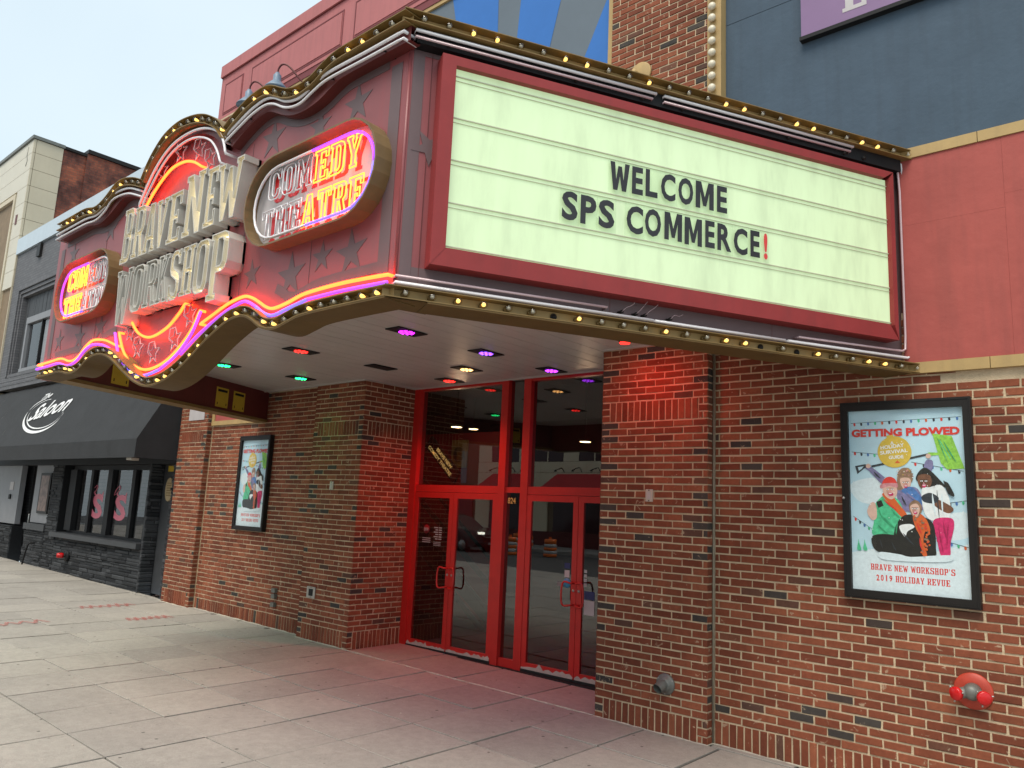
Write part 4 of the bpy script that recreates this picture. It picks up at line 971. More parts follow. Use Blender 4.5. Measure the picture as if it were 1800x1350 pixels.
tube([(-7.30, 3.17), (-7.50, 3.24), (-7.66, 3.28), (-7.88, 3.30), (-8.05, 3.26), (-8.20, 3.185), (-8.36, 3.15), (-8.50, 3.155), (-8.72, 3.195), (-9.05, 3.19), (-9.36, 3.19)], 'neon_violet', FF, .07)
tube([(-5.80, 3.36), (-5.91, 3.21), (-6.12, 3.07), (-6.36, 2.98), (-6.66, 2.955), (-6.95, 3.03), (-7.17, 3.17), (-7.32, 3.36)], 'neon_orange', FF, .05)
SMI = [(-5.74, 3.34), (-5.86, 3.17), (-6.08, 3.02), (-6.35, 2.925), (-6.66, 2.90), (-6.98, 2.98), (-7.21, 3.13), (-7.36, 3.36)]
tube(SMI[:4], 'neon_violet', FF, .07, ends=False); tube(SMI[3:6], 'neon_blue', FF, .07, ends=False); tube(SMI[5:], 'neon_violet', FF, .07, ends=False)
tube([(-6.05, 3.45), (-6.13, 3.38), (-6.33, 3.28), (-6.62, 3.235), (-6.87, 3.30), (-7.05, 3.43)], 'neon_orange', FF, .06)
tube([(-6.05, 4.65), (-6.20, 4.73), (-6.38, 4.78), (-6.60, 4.78), (-6.79, 4.71), (-6.94, 4.62), (-7.09, 4.50)], 'neon_orange', FF, .06)
for cx, cz in ((-6.49, 4.91), (-6.14, 4.83), (-5.92, 4.68), (-6.83, 4.82), (-7.06, 4.66), (-5.96, 3.34), (-6.18, 3.17), (-6.55, 3.09), (-6.87, 3.17), (-7.07, 3.34)):
    s_ = star(cx, cz, .105, .42, rnd.uniform(-.2, .2)); b = MB(); b.tube([FF(p[0], p[1], .045) for p in s_], .006, 6, True)
    b.tube([FF(s_[0][0], s_[0][1], .045), FF(s_[0][0]-.03, s_[0][1]-.02, .075), FF(cx-.04, cz, .08), FF(cx-.03, cz-.05, .03)], .005, 6)
    obj("star_tube", b, M['tube_pink'], marq)
# side tubes
def stube(pts, m, c=.06, r=.0115):
    b = MB(); b.tube([FSP(pts[0][0], pts[0][1], .0)]+[FSP(a, z_, c) for a, z_ in pts]+[FSP(pts[-1][0], pts[-1][1], .0)], r, 8); return obj("neon_tube", b, M[m], marq)
for a0, a1 in ((.085, 1.855), (1.89, 3.66)):
    stube([(a0, 4.832+a0*.006), (a1-.03, 4.832+a1*.006)], 'tube_off', .105); stube([(a0, 4.787+a0*.006), (a1-.06, 4.787+a1*.006)], 'tube_pink', .105, .009)
stube([(3.66, 4.855), (4.15, 4.858), (4.185, 4.84), (4.21, 4.6), (4.21, 3.4), (4.20, 3.235), (4.17, 3.222), (3.0, 3.214)], 'tube_off')
stube([(3.66, 4.81), (4.11, 4.812), (4.145, 4.79), (4.16, 4.6), (4.16, 3.4), (4.155, 3.29), (4.12, 3.272), (3.1, 3.256)], 'tube_pink', .06, .009)
stube([(.075, 3.209), (1.855, 3.212)], 'tube_off'); stube([(1.87, 3.212), (2.97, 3.214)], 'tube_off'); stube([(.075, 3.25), (1.5, 3.255)], 'tube_pink', .06, .009)
b = MB(); b.fbox(FSP, .03, SL-.02, 3.172, 3.19, .0, .012); obj("black_backing", b, M['black'], side)
b = MB(); b.fbox(FSP, .10, SL-.10, 4.765, 4.863, .0035, .085); obj("black_backing", b, M['black'], side)  # black backing that also stands in for the shadow under the lip
for a, L_ in ((1.62, .1), (1.73, .16), (1.80, .12), (2.0, .05)):
    b = MB(); b.lathe([(.014, 0), (.010, .02), (.013, .05)], FSP(a, 3.245, 0), FSP.n, 8); obj("tube_socket", b, M['bronze'], side)
    P = [FSP(a, 3.245, .05), FSP(a+.02, 3.27, .07), FSP(a+.06, 3.25+L_*.4, .06), FSP(a+.08, 3.25+L_*.6, .08)]
    obj("loose_wire", MB().tube(smooth_path(P, 4), .0016, 5), M['tube_pink'], side)
b = MB()
for a in (.3, 1.2, 1.72, 2.05, 3.0, 3.55, 3.75): b.lathe([(.012, 0), (.008, .02), (.014, .055)], FSP(a, 4.79, .05), FSP.n, 7)
obj("tube_stand", b, M['bronze'], side)

# ---------------------------------------------------------------- channel letters
def can_letter(ch, x0, x1, z0, z1, lit):
    L_ = fit(SLAB[ch], x0, x1, z0, z1)
    b = MB(); b.solid(L_, FF, .0, .02)
    t = .009
    for k, l in enumerate(L_):
        i_ = inset(l, t if k == 0 else -t)
        b.wall(l, FF, .0, .14); b.wall(list(reversed(i_)), FF, .02, .14)
        n = len(l); b.add([FF(p[0], p[1], .14) for p in l]+[FF(p[0], p[1], .14) for p in i_], [(i, (i+1) % n, n+(i+1) % n, n+i) for i in range(n)])
    o = obj("channel_letter", b, M['white_can'], marq)
    P = inset(L_[0], .021); b = MB(); b.tube([FF(p[0], p[1], .075) for p in P], .0065, 6, True); obj("letter_tube", b, M['neon_white'] if lit else M['tube_off'], o)
    return o
for ch, x0, x1, z0, z1 in (('B', -7.29, -7.08, 3.98, 4.51), ('R', -7.06, -6.83, 3.99, 4.48), ('A', -6.83, -6.59, 3.99, 4.45), ('V', -6.61, -6.39, 3.99, 4.44), ('E', -6.37, -6.14, 3.99, 4.44), ('N', -6.09, -5.77, 3.99, 4.53), ('E', -5.74, -5.56, 4.0, 4.50), ('W', -5.56, -5.18, 4.0, 4.48)): can_letter(ch, x0, x1, z0, z1, True)
for ch, x0, x1, z0, z1, lit in (('W', -7.28, -6.96, 3.39, 3.91, 0), ('O', -6.94, -6.71, 3.47, 3.90, 0), ('R', -6.69, -6.45, 3.48, 3.90, 0), ('K', -6.44, -6.24, 3.48, 3.90, 0), ('S', -6.22, -6.03, 3.47, 3.90, 1), ('H', -6.01, -5.80, 3.48, 3.90, 1), ('O', -5.79, -5.57, 3.46, 3.90, 1), ('P', -5.55, -5.28, 3.37, 3.91, 1)): can_letter(ch, x0, x1, z0, z1, lit)

# ---------------------------------------------------------------- oval comedy theatre signs
def stadium(cx, cz, hl, r, n=12):
    out = []
    for k in range(n+1): a = -math.pi/2+math.pi*k/n; out.append((cx+hl+math.cos(a)*r, cz+math.sin(a)*r))
    for k in range(n+1): a = math.pi/2+math.pi*k/n; out.append((cx-hl+math.cos(a)*r, cz+math.sin(a)*r))
    return out
def oval(cx, cz, hl, r, label, lit1, lit2, right_lit):
    o_ = stadium(cx, cz, hl, r); i_ = inset(o_, .014); b = MB()
    b.wall(o_, FF, .0, .13); b.wall(list(reversed(i_)), FF, .03, .13)
    n = len(o_); b.add([FF(p[0], p[1], .13) for p in o_]+[FF(p[0], p[1], .13) for p in i_], [(i, (i+1) % n, n+(i+1) % n, n+i) for i in range(n)])
    o = tag(obj("oval_sign", b, M['gold_rim'], marq), label)
    b = MB(); b.solid([inset(o_, .015)], FF, .002, .03); obj("sign_face", b, M['face_grey'], o)
    g_ = inset(o_, .075); n = len(g_)
    # border tube: one half lit, violet to blue
    def run(idx, m, nm): obj(nm, MB().tube([FF(g_[i % n][0], g_[i % n][1], .085) for i in idx], .010, 8), M[m], o)
    h = 13
    if right_lit:
        mid_b = ((g_[0][0]+g_[-1][0])/2, g_[0][1]); mid_t = (mid_b[0], g_[h-1][1])
        R_ = [mid_b]+g_[:h]+[mid_t]; Lf = [mid_t]+g_[h:]+[mid_b]
    else:
        mid_b = ((g_[0][0]+g_[-1][0])/2+.05, g_[0][1]); mid_t = (mid_b[0], g_[h-1][1])
        R_ = [mid_t]+g_[h:]+[mid_b]; Lf = [mid_b]+g_[:h]+[mid_t]
    k = len(R_)//2
    A_, B_ = (R_[:k+1], R_[k:]) if right_lit else (R_[:k+4], R_[k+3:])
    obj("border_tube", MB().tube([FF(*p, .085) for p in A_], .010, 8), M['neon_blue' if right_lit else 'neon_violet'], o)
    obj("border_tube", MB().tube([FF(*p, .085) for p in B_], .010, 8), M['neon_violet' if right_lit else 'neon_blue'], o)
    obj("border_tube", MB().tube([FF(*p, .085) for p in Lf], .010, 8), M['tube_off'], o)
    sc = r/.345
    for word, z0, wd, lit in (("COMEDY", cz+.035*sc, 1.10*sc, lit1), ("THEATRE", cz-.265*sc, 1.20*sc, lit2)):
        tw = sum((12 if c == 'M' else 10)+1.6 for c in word); x = cx-wd/2; u_ = wd/tw
        for k, c in enumerate(word):
            w_ = (12 if c == 'M' else 10)*u_; L_ = fit(SLAB[c], x, x+w_, z0, z0+.225*sc); x += w_+1.6*u_
            b = MB(); b.solid([[(p[0]+.02, p[1]-.012) for p in l] for l in L_], FF, .030, .0325, 0, False); obj("painted_letter", b, M['fdc_red'], o)
            b = MB()
            for l in L_: b.tube([FF(p[0], p[1], .065) for p in l], .0058, 6, True)
            obj("letter_tube", b, M['neon_orange2'] if lit[k] else M['tube_off'], o)
M['gold_rim'] = mat("dull gold rim", (.17, .105, .04), .5, .2, 5, streak=.3)
M['neon_orange2'] = emit("neon amber letters", (1.0, .075, .008), 7.0)
oval(-4.36, 4.02, .425, .345, "oval sign near the corner with EDY and ATRE lit", [0, 0, 0, 1, 1, 1], [0, 0, 0, 1, 1, 1, 1], True)
oval(-8.24, 3.935, .37, .325, "oval sign at the far end with COM and THE lit", [1, 1, 1, 0, 0, 0], [1, 1, 1, 0, 0, 0, 0], False)

# ---------------------------------------------------------------- soffit of planks with coloured lights
ZS = 3.56
def clip_half(poly, px, py, nx, ny):
    out = []
    for i in range(len(poly)):
        p, q = poly[i-1], poly[i]; dp = (p[0]-px)*nx+(p[1]-py)*ny; dq = (q[0]-px)*nx+(q[1]-py)*ny
        if dp >= 0: out.append(p)
        if dp*dq < 0:
            t = dp/(dp-dq); out.append((p[0]+(q[0]-p[0])*t, p[1]+(q[1]-p[1])*t))
    return out
FZ = Fr((0, 0, ZS), (1, 0, 0), (0, -1, 0), (0, 0, -1))      # u = x, v = -y, w = down
soff = obj("soffit", MB().solid([[(-9.25, 3.45), (-10.7, 0), (-1.9, 0), (-3.7, 3.45)]], FZ, -.05, -.03).box(XL, XR, 0.001, yd+.1, ZS+.03, ZS+.05), M['black'], marq)
x = -11.0
while x < -1.5:
    w_ = .198
    yb = yd+.06 if (x > XL-.02 and x+w_ < XR+.12) else .004
    pl = [(x+.003, -3.53), (x+w_-.003, -3.53), (x+w_-.003, yb), (x+.003, yb)]
    pl = clip_half(pl, -3.66, -3.45, -sd.y, sd.x); pl = clip_half(pl, -9.2, -3.45, ld.y if ld.y > 0 else -ld.y, -ld.x if ld.y > 0 else ld.x)
    x += .2
    if len(pl) < 3: continue
    b = MB(); b.solid([[(p[0], -p[1]) for p in reversed(pl)]], FZ, -.02, rnd.uniform(-.0008, .0008)); obj("plank", b, M['soffit'], soff)
b = MB(); b.box(XL-.0, XR, yd-.085, yd-.055, ZS-.012, ZS+.01); b.box(-10.7, XL, -.125, -.102, ZS-.012, ZS+.008); b.box(XR, -1.9, -.125, -.102, ZS-.012, ZS+.008); b.box(XL+.001, XL+.022, -.1, yd-.09, ZS-.012, ZS+.008); obj("edge_bead", b, M['soffit'], soff)
HUES = {'magenta': (.75, .02, 1.0), 'red': (1.0, .02, .015), 'green': (.02, 1.0, .25), 'blue': (.22, .06, 1.0), 'warm': (1.0, .50, .16), 'violet': (.42, .04, 1.0)}
LENS = {k: emit("led "+k, v, 2.2) for k, v in HUES.items()}
FIX = [(-5.52, -1.76, 'magenta', 2.5), (-7.31, -1.74, 'red', 6), (-9.04, -1.71, 'green', 3), (-8.96, -.63, 'green', 3), (-7.27, -.63, None, 0), (-5.51, -.64, 'blue', 2), (-6.38, -.04, 'warm', 7), (-7.18, .46, 'red', 24), (-5.50, .49, 'violet', 2), (-3.74, -.68, 'red', 4.5)]
for lx, ly, hue, en in FIX:
    hs = obj("light_housing", MB().box(lx-.098, lx+.098, ly-.185, ly+.185, ZS-.012, ZS-.0025), M['black'], soff)
    if not hue: continue
    b = MB(); big = .075
    for k in range(9):
        a = 2*math.pi*k/8; q = (lx+math.cos(a)*big*.72*(k < 8), ly+math.sin(a)*big*.85*(k < 8))
        b.lathe([(.019, .0), (.017, .006), (.008, .012)], (q[0], q[1], ZS-.0125), (0, 0, -1), 8)
    obj("led_lens", b, LENS[hue], hs)
    ld_ = bpy.data.lights.new("soffit_lamp", 'SPOT'); ld_.energy = en*2.6; ld_.color = HUES[hue]; ld_.spot_size = R(125); ld_.spot_blend = 1.0; ld_.shadow_soft_size = .06
    lo = bpy.data.objects.new("soffit_lamp", ld_); COL.objects.link(lo); lo.parent = hs; lo.location = (lx, ly, ZS-.05)
    if lx > -4:
        obj("lamp_can", MB().lathe([(.06, 0), (.06, .07), (.05, .085)], (lx, ly, ZS-.012), (0, 0, -1), 16), M['black'], hs); obj("led_lens", MB().lathe([(.05, 0), (.045, .01)], (lx, ly, ZS-.0975), (0, 0, -1), 14), LENS[hue], hs); lo.location.z = ZS-.2
    if lx > -4: lo.rotation_euler = (R(35), 0, 0); ld_.spot_size = R(165); ld_.shadow_soft_size = .1
# ================================================================ poster cases
def flat(name, col, rough=.45): return mat(name, col, rough, .38 if max(col) < .7 else .12, 34)
PM = [mat("poster sky", (.55, .76, .86), .4, .1, 4), flat("print red", (.74, .05, .035)), flat("print gold", (.72, .50, .07)), flat("print white", (.85, .87, .87)), flat("print lime", (.30, .62, .08)),
      flat("print charcoal", (.04, .045, .055)), flat("print skin", (.74, .48, .39)), flat("print brown skin", (.20, .085, .045)), flat("print green", (.09, .55, .28)), flat("print orange", (.70, .13, .03)),
      flat("print violet", (.22, .20, .36)), flat("print magenta", (.66, .03, .15)), flat("print black", (.022, .02, .016)), flat("print blue", (.08, .20, .48)), flat("print snow", (.74, .84, .88)), flat("print tan", (.30, .18, .11)), flat("print rose", (.62, .26, .28)), flat("print skin shade", (.60, .33, .25)), flat("print brown shade", (.11, .045, .024)), flat("print green shade", (.05, .36, .17)), flat("print magenta shade", (.42, .015, .09))]
SKY, RED, GLD, WHT, LIM, CHA, SKN, BRN, GRN, ORG, VIO, MAG, BLK, BLU, SNO, TAN, ROS, SK2, BR2, GR2, MG2 = range(21)
def smooth_loop(pts, per=5):
    P = [Vector(p) for p in pts]; n = len(P); out = []
    for i in range(n):
        p0, p1, p2, p3 = P[i-1], P[i], P[(i+1) % n], P[(i+2) % n]
        for k in range(per):
            t = k/per; q = 0.5*((2*p1)+(p2-p0)*t+(2*p0-5*p1+4*p2-p3)*t*t+(3*p1-p0-3*p2+p3)*t*t*t); out.append((q.x, q.y))
    return out
def poster(label, x0, x1, z0, z1, y):
    F = Fr((0, y, 0), (1, 0, 0), (0, 0, 1), (0, -1, 0))
    t = thing("poster_case", label, "poster case", ((x0+x1)/2, y, z0), "holiday show posters in wall cases")
    a0, a1, b0, b1 = x0+.055, x1-.055, z0+.065, z1-.07
    for k, lp in enumerate(([(x0, z0), (x1, z0), (a1, b0), (a0, b0)], [(x1, z0), (x1, z1), (a1, b1), (a1, b0)], [(x1, z1), (x0, z1), (a0, b1), (a1, b1)], [(x0, z1), (x0, z0), (a0, b0), (a0, b1)])):
        b = MB(); b.solid([lp], F, .002, .066+.0006*k); obj("frame_rail", b, M['bronze'], t)
    for k, lp in enumerate(((x0+.012, x0+.018, z0+.015, z1-.015), (x1-.018, x1-.012, z0+.015, z1-.015), (x0+.02, x1-.02, z1-.018, z1-.012), (x0+.02, x1-.02, z0+.012, z0+.018))):
        b = MB(); b.fbox(F, *lp, .0665, .0715); obj("frame_bead", b, M['bronze'], t)
    W, H = a1-a0, b1-b0
    U = lambda u, v: (a0+u*W, b1-v*H)
    b = MB(); b.fbox(F, a0, a1, b0, b1, .02, .03, SKY); st = [.0302]
    def lay_(pts, m, sm=True):
        q = [U(*p) for p in pts]
        if sm: q = smooth_loop(q)
        st[0] += .00006; b.solid([q], F, st[0]-.0001, st[0], m, False)
    def disc(u, v, r, m, k=1.0): lay_([(u+r*math.cos(i*.7854), v+r*k*W/H*math.sin(i*.7854)) for i in range(8)], m)
    def word(s, u0, u1, v0, v1, m, bold=.03, ang=0.0):
        st[0] += .0002; p = U(u0, v1); ww = (u1-u0)*W; hh = (v1-v0)*H
        G = Fr(F(p[0], p[1], 0), (math.cos(ang), 0, math.sin(ang)), (-math.sin(ang), 0, math.cos(ang)), (0, -1, 0))
        b.glyphs(s, G, 0, 0, hh, st[0], m, bold, 1, ww)
    def slab(s, u0, u1, v0, v1, m):
        tw = sum(4 if c in " '" else (13 if c == 'W' else (6.5 if c == 'I' else 10)) + 1.5 for c in s)-1.5; k = (u1-u0)/tw; u = u0
        for c in s:
            wd = 4 if c in " '" else (13 if c == 'W' else (5 if c == 'I' else 10))
            if c in SLAB:
                mx = max(p[0] for p in SLAB[c][0])
                b.solid([[U(u+p[0]/mx*wd*k, v1-(v1-v0)*p[1]/20) for p in l] for l in SLAB[c]], F, .0307, .0309, m, False)
            elif c != ' ':
                pu = U(u+((.34 if c == '1' else .1)*wd*k if c != "'" else wd*.3*k), v1 if c != "'" else v0+(v1-v0)*.35); b.glyphs(c, F, pu[0], pu[1], (v1-v0)*H*(1 if c != "'" else .35), .0309, m, .03, 1, wd*k*W*((.32 if c == '1' else .78) if c != "'" else .4))
            u += wd*k+1.5*k
    # snowy ground and soft clouds
    lay_([(0, .80), (.3, .76), (.62, .79), (1, .72), (1, 1), (0, 1)], SNO, False)
    lay_([(0, .42), (.25, .38), (.5, .44), (.42, .52), (.1, .52)], SNO); lay_([(.72, .60), (1, .56), (1, .68), (.8, .70)], SNO)
    r_ = random.Random(3)
    for (ua, va, ub, vb, n) in ((.02, .070, .98, .055, 15), (.02, .235, .26, .25, 4), (.55, .295, .98, .345, 6), (.02, .60, .22, .68, 5), (.78, .52, .99, .50, 4), (.72, .70, .99, .74, 5)):
        st[0] += .0001; b.solid([[U(ua, va), U(ub, vb), U(ub, vb-.0025), U(ua, va-.0025)][::-1]], F, st[0]-.0001, st[0], CHA, False)
        for i in range(n):
            tt = (i+.5)/n; u, v = ua+(ub-ua)*tt, va+(vb-va)*tt; c = [RED, CHA, BLU, GRN, ORG, CHA][i % 6]
            lay_([(u-.008, v), (u+.008, v), (u+.01, v+.013), (u-.004, v+.016)], c)
    word("GETTING PLOWED", .025, .965, .105, .15, RED, .05)
    # shovel
    lay_([(.20, .312), (.70, .247), (.70, .258), (.20, .324)], CHA, False); lay_([(.05, .315), (.14, .305), (.2, .312), (.13, .33), (.07, .36)], CHA, False); lay_([(.075, .322), (.13, .316), (.11, .332), (.085, .342)], SKY, False)
    lay_([(.70, .242), (.80, .245), (.80, .256), (.70, .262)], LIM, False); lay_([(.74, .14), (.90, .157), (.99, .33), (.85, .335), (.80, .30)], LIM, False); lay_([(.79, .175), (.80, .175), (.885, .28), (.88, .282)], GRN, False)
    # ornament
    disc(.41, .237, .15, GLD); lay_([(.345, .145), (.405, .142), (.41, .162), (.345, .165)], GLD, False)
    word("A", .375, .41, .178, .196, WHT, .02); word("HOLIDAY", .29, .50, .203, .224, WHT, .03, .12); word("SURVIVAL", .285, .53, .232, .253, WHT, .03, .10); word("GUIDE", .36, .49, .259, .278, WHT, .03, .06)
    lay_([(.41, .30), (.46, .30), (.435, .283)], ORG, False)
    # back figure, both arms up holding the shovel
    lay_([(.30, .42), (.18, .345), (.145, .33), (.17, .315), (.22, .33), (.34, .395)], VIO); lay_([(.66, .335), (.68, .285), (.735, .29), (.72, .345)], VIO); disc(.172, .315, .022, SKN); disc(.70, .262, .022, SKN)
    lay_([(.42, .41), (.48, .43), (.60, .44), (.64, .55), (.45, .55)], VIO); lay_([(.43, .45), (.43, .37), (.455, .335), (.50, .325), (.545, .337), (.555, .40)], TAN); lay_([(.455, .385), (.52, .38), (.545, .40), (.53, .435), (.49, .445), (.46, .42)], SKN); disc(.497, .42, .017, MAG); lay_([(.46, .45), (.55, .43), (.64, .50), (.60, .53), (.52, .48)], BLU)
    # right figure
    lay_([(.60, .36), (.66, .325), (.72, .345), (.80, .40), (.845, .435), (.76, .415), (.75, .44), (.60, .40)], BLK); lay_([(.605, .37), (.68, .36), (.725, .385), (.70, .43), (.65, .445), (.61, .42)], BRN); lay_([(.635, .44), (.70, .43), (.80, .42), (.86, .50), (.84, .60), (.70, .605), (.64, .55)], WHT); lay_([(.74, .49), (.86, .525), (.885, .55), (.83, .565), (.72, .52)], BRN); lay_([(.63, .48), (.70, .46), (.77, .485), (.74, .515), (.65, .51)], CHA)
    lay_([(.72, .605), (.86, .59), (.885, .63), (.85, .72), (.84, .785), (.77, .79), (.74, .70)], MAG)
    # left figure
    lay_([(.20, .56), (.26, .50), (.34, .475), (.44, .51), (.47, .60), (.42, .70), (.20, .70), (.21, .62)], GRN); lay_([(.15, .57), (.19, .52), (.23, .53), (.235, .60), (.19, .615)], SKN); lay_([(.29, .475), (.36, .47), (.44, .53), (.50, .58), (.47, .60), (.40, .56)], ORG); lay_([(.30, .43), (.36, .41), (.415, .43), (.42, .47), (.37, .50), (.31, .475)], SKN); lay_([(.29, .43), (.31, .39), (.36, .375), (.41, .39), (.425, .43), (.36, .425)], RED); lay_([(.28, .44), (.29, .415), (.42, .41), (.425, .435), (.36, .428)], ROS); disc(.375, .472, .015, MAG); lay_([(.235, .515), (.28, .505), (.30, .535), (.25, .55)], BLK, False)
    lay_([(.20, .70), (.42, .70), (.44, .79), (.30, .80), (.20, .77)], BLK)
    # front figure
    lay_([(.42, .62), (.50, .58), (.64, .59), (.72, .63), (.73, .75), (.70, .795), (.42, .80), (.38, .70)], BLK); lay_([(.55, .59), (.60, .57), (.66, .60), (.69, .66), (.65, .665), (.63, .72), (.655, .79), (.62, .795), (.605, .70), (.57, .65)], ORG); lay_([(.52, .53), (.57, .50), (.62, .52), (.625, .56), (.58, .60), (.54, .58)], TAN); lay_([(.53, .535), (.585, .52), (.61, .55), (.585, .59), (.55, .58)], SKN); disc(.577, .568, .012, BLK); lay_([(.43, .645), (.52, .63), (.56, .645), (.50, .67), (.475, .70)], WHT)
    lay_([(.25, .79), (.42, .795), (.52, .805), (.72, .79), (.86, .785), (.80, .82), (.30, .83)], SNO)
    for u in (.055, .11): lay_([(u, .785), (u-.005, .77), (u+.005, .745), (u+.008, .725), (u+.015, .745), (u+.028, .77), (u+.03, .785)], GRN)
    def face(u, v, r, hair, skin2):
        lay_([(u-r*.75, v-r*.25), (u-r*.3, v-r*.33), (u+r*.25, v-r*.33), (u+r*.1, v+r*.55), (u-r*.45, v+r*.45)], skin2)
        for s_ in (-.42, .38):
            lay_([(u+s_*r-.010, v-r*.22), (u+s_*r+.010, v-r*.22), (u+s_*r+.008, v-r*.10), (u+s_*r-.008, v-r*.10)], WHT); disc(u+s_*r, v-r*.15, .0042, BLK); lay_([(u+s_*r-.014, v-r*.30), (u+s_*r+.014, v-r*.34), (u+s_*r+.014, v-r*.29), (u+s_*r-.014, v-r*.25)], hair, False)
        lay_([(u-.003, v-r*.05), (u+.006, v+r*.14), (u-.007, v+r*.15)], ROS)
        lay_([(u-r*.38, v+r*.27), (u+r*.36, v+r*.25), (u+r*.2, v+r*.56), (u-r*.2, v+r*.57)], MAG); lay_([(u-r*.26, v+r*.285), (u+r*.25, v+r*.27), (u+r*.2, v+r*.36), (u-r*.2, v+r*.365)], WHT)
    face(.500, .412, .040, TAN, SK2); face(.655, .405, .046, BLK, BR2); face(.362, .452, .048, TAN, SK2); face(.572, .553, .038, BLK, SK2)
    for (ua, va, ub, vb, wd, m) in ((.26, .58, .40, .66, .010, GR2), (.24, .64, .33, .69, .008, GR2), (.36, .55, .44, .60, .007, GR2), (.25, .54, .28, .60, .006, GR2), (.42, .62, .40, .69, .008, GR2), (.80, .61, .82, .70, .010, MG2), (.76, .64, .79, .77, .008, MG2), (.84, .62, .82, .74, .007, MG2), (.72, .46, .74, .58, .012, SNO), (.80, .46, .80, .57, .010, SNO), (.76, .44, .77, .60, .006, CHA), (.22, .345, .28, .385, .008, CHA), (.50, .46, .58, .50, .009, VIO), (.46, .48, .50, .53, .009, CHA), (.58, .62, .62, .68, .010, RED), (.60, .70, .62, .77, .010, RED), (.30, .50, .42, .56, .008, RED), (.36, .73, .40, .78, .008, CHA), (.46, .68, .55, .74, .008, CHA), (.26, .72, .28, .77, .006, CHA), (.83, .18, .93, .30, .006, GR2), (.78, .16, .86, .30, .005, GR2)):
        dx, dy = ub-ua, vb-va; L2 = math.hypot(dx, dy); nx, ny = -dy/L2*wd, dx/L2*wd
        lay_([(ua, va), ((ua+ub)/2+nx, (va+vb)/2+ny), (ub, vb), ((ua+ub)/2-nx*.4, (va+vb)/2-ny*.4)], m)
    r2_ = random.Random(9)
    for i in range(46):
        t_ = i/45; bu = .565+.10*math.sin(t_*3.1)*(1 if t_ < .5 else .75)+r2_.uniform(-.022, .022)+(.05*t_ if t_ > .5 else 0); bv = .585+.205*t_+r2_.uniform(-.006, .006)
        disc(bu, bv, r2_.uniform(.005, .011), r2_.choice([ORG, RED, ORG, TAN]))
    for i in range(26): disc(.43+r2_.uniform(0, .14), .335+r2_.uniform(0, .045), .0045, r2_.choice([ROS, GLD, WHT, TAN]))
    for i in range(9):
        a_ = r2_.uniform(0, .5); lay_([(.70+a_*.3, .36+a_*.1), (.715+a_*.3, .365+a_*.1), (.73+a_*.35, .41+a_*.12), (.72+a_*.33, .415+a_*.12)], BLK)
    for i in range(60): disc(r2_.random(), r2_.random(), r2_.uniform(.002, .005), WHT)
    slab("BRAVE NEW WORKSHOP'S", .165, .86, .855, .888, RED); slab("2019 HOLIDAY REVUE", .21, .825, .912, .945, RED)
    obj("poster", b, PM, t)
    b = MB(); b.fbox(F, a0-.002, a1+.002, b0-.002, b1+.002, .052, .055); obj("case_glass", b, M['case_glass'], t)
    for u, v in ((x0+.012, (z0+z1)/2),):
        b = MB(); b.lathe([(.011, 0), (.011, .012), (.006, .016)], F(u, v, .0665), F.n, 10); obj("case_lock", b, M['steel'], t)
M['case_glass'] = glass("case glass", (.96, .97, .97), 1.35)
poster("black framed holiday show poster on the brick wall nearest the camera", -2.05, -1.12, 1.352, 2.888, 0.0)
poster("narrow-looking black framed holiday show poster on the far brick wall left of the doors", -11.365, -10.483, 1.413, 2.882, 0.0)

# ================================================================ small things on the near wall
t = thing("fire_connection", "red fire department connection with two capped inlets low on the brick wall", "standpipe", (-1.20, 0, .66))
b = MB(); b.lathe([(.125, 0), (.125, .006), (.118, .014), (.06, .02)], (-1.205, 0, .785), (0, -1, 0), 32); obj("wall_plate", b, M['fdc_plate'], t)
b = MB(); b.lathe([(.06, 0), (.058, .04), (.05, .08), (.03, .10)], (-1.205, -.015, .785), (0, -1, 0), 20)
for s in (-1, 1): b.tube([(-1.205+s*.02, -.06, .785), (-1.205+s*.055, -.085, .775), (-1.205+s*.085, -.12, .77)], [.04, .038, .036], 14)
obj("body", b, M['grey_metal'], t)
for s in (-1, 1):
    d_ = Vector((s*.45, -.89, -.05)).normalized(); o_ = Vector((-1.205+s*.078, -.112, .772))
    b = MB(); b.lathe([(.044, 0), (.046, .008), (.046, .028), (.040, .034)], o_, d_, 20); c_ = obj("inlet_cap", b, M['fdc_red'], t)
    for a in (.6, 2.7, 4.8):
        u_ = d_.orthogonal().normalized(); w_ = d_.cross(u_); e = u_*math.cos(a)+w_*math.sin(a)
        obj("cap_lug", MB().tube([o_+d_*.012+e*.044, o_+d_*.022+e*.062], .006, 6), M['steel'], c_)
t = thing("drain_spout", "grey metal overflow spout sticking out low on the right pilaster", "drain spout", (-3.62, -.1, .33))
b = MB(); b.lathe([(.092, 0), (.092, .008), (.08, .014), (.062, .03), (.055, .05)], (-3.605, -.1, .43), (0, -1, 0), 24); obj("flange", b, M['grey_metal'], t)
b = MB(); q = [(-3.605, -.13, .43), (-3.61, -.17, .425), (-3.62, -.22, .40)]; b.tube(q, [.05, .047, .046], 18, caps=False); b.tube(list(reversed(q)), [.041, .042, .044], 18, caps=False)
obj("spout_tube", b, M['grey_metal'], t)
for a in (.5, 2.6, 4.7):
    obj("flange_bolt", MB().lathe([(.008, 0), (.008, .008)], (-3.605+math.cos(a)*.08, -.108, .43+math.sin(a)*.08), (0, -1, 0), 6), M['steel'], t)
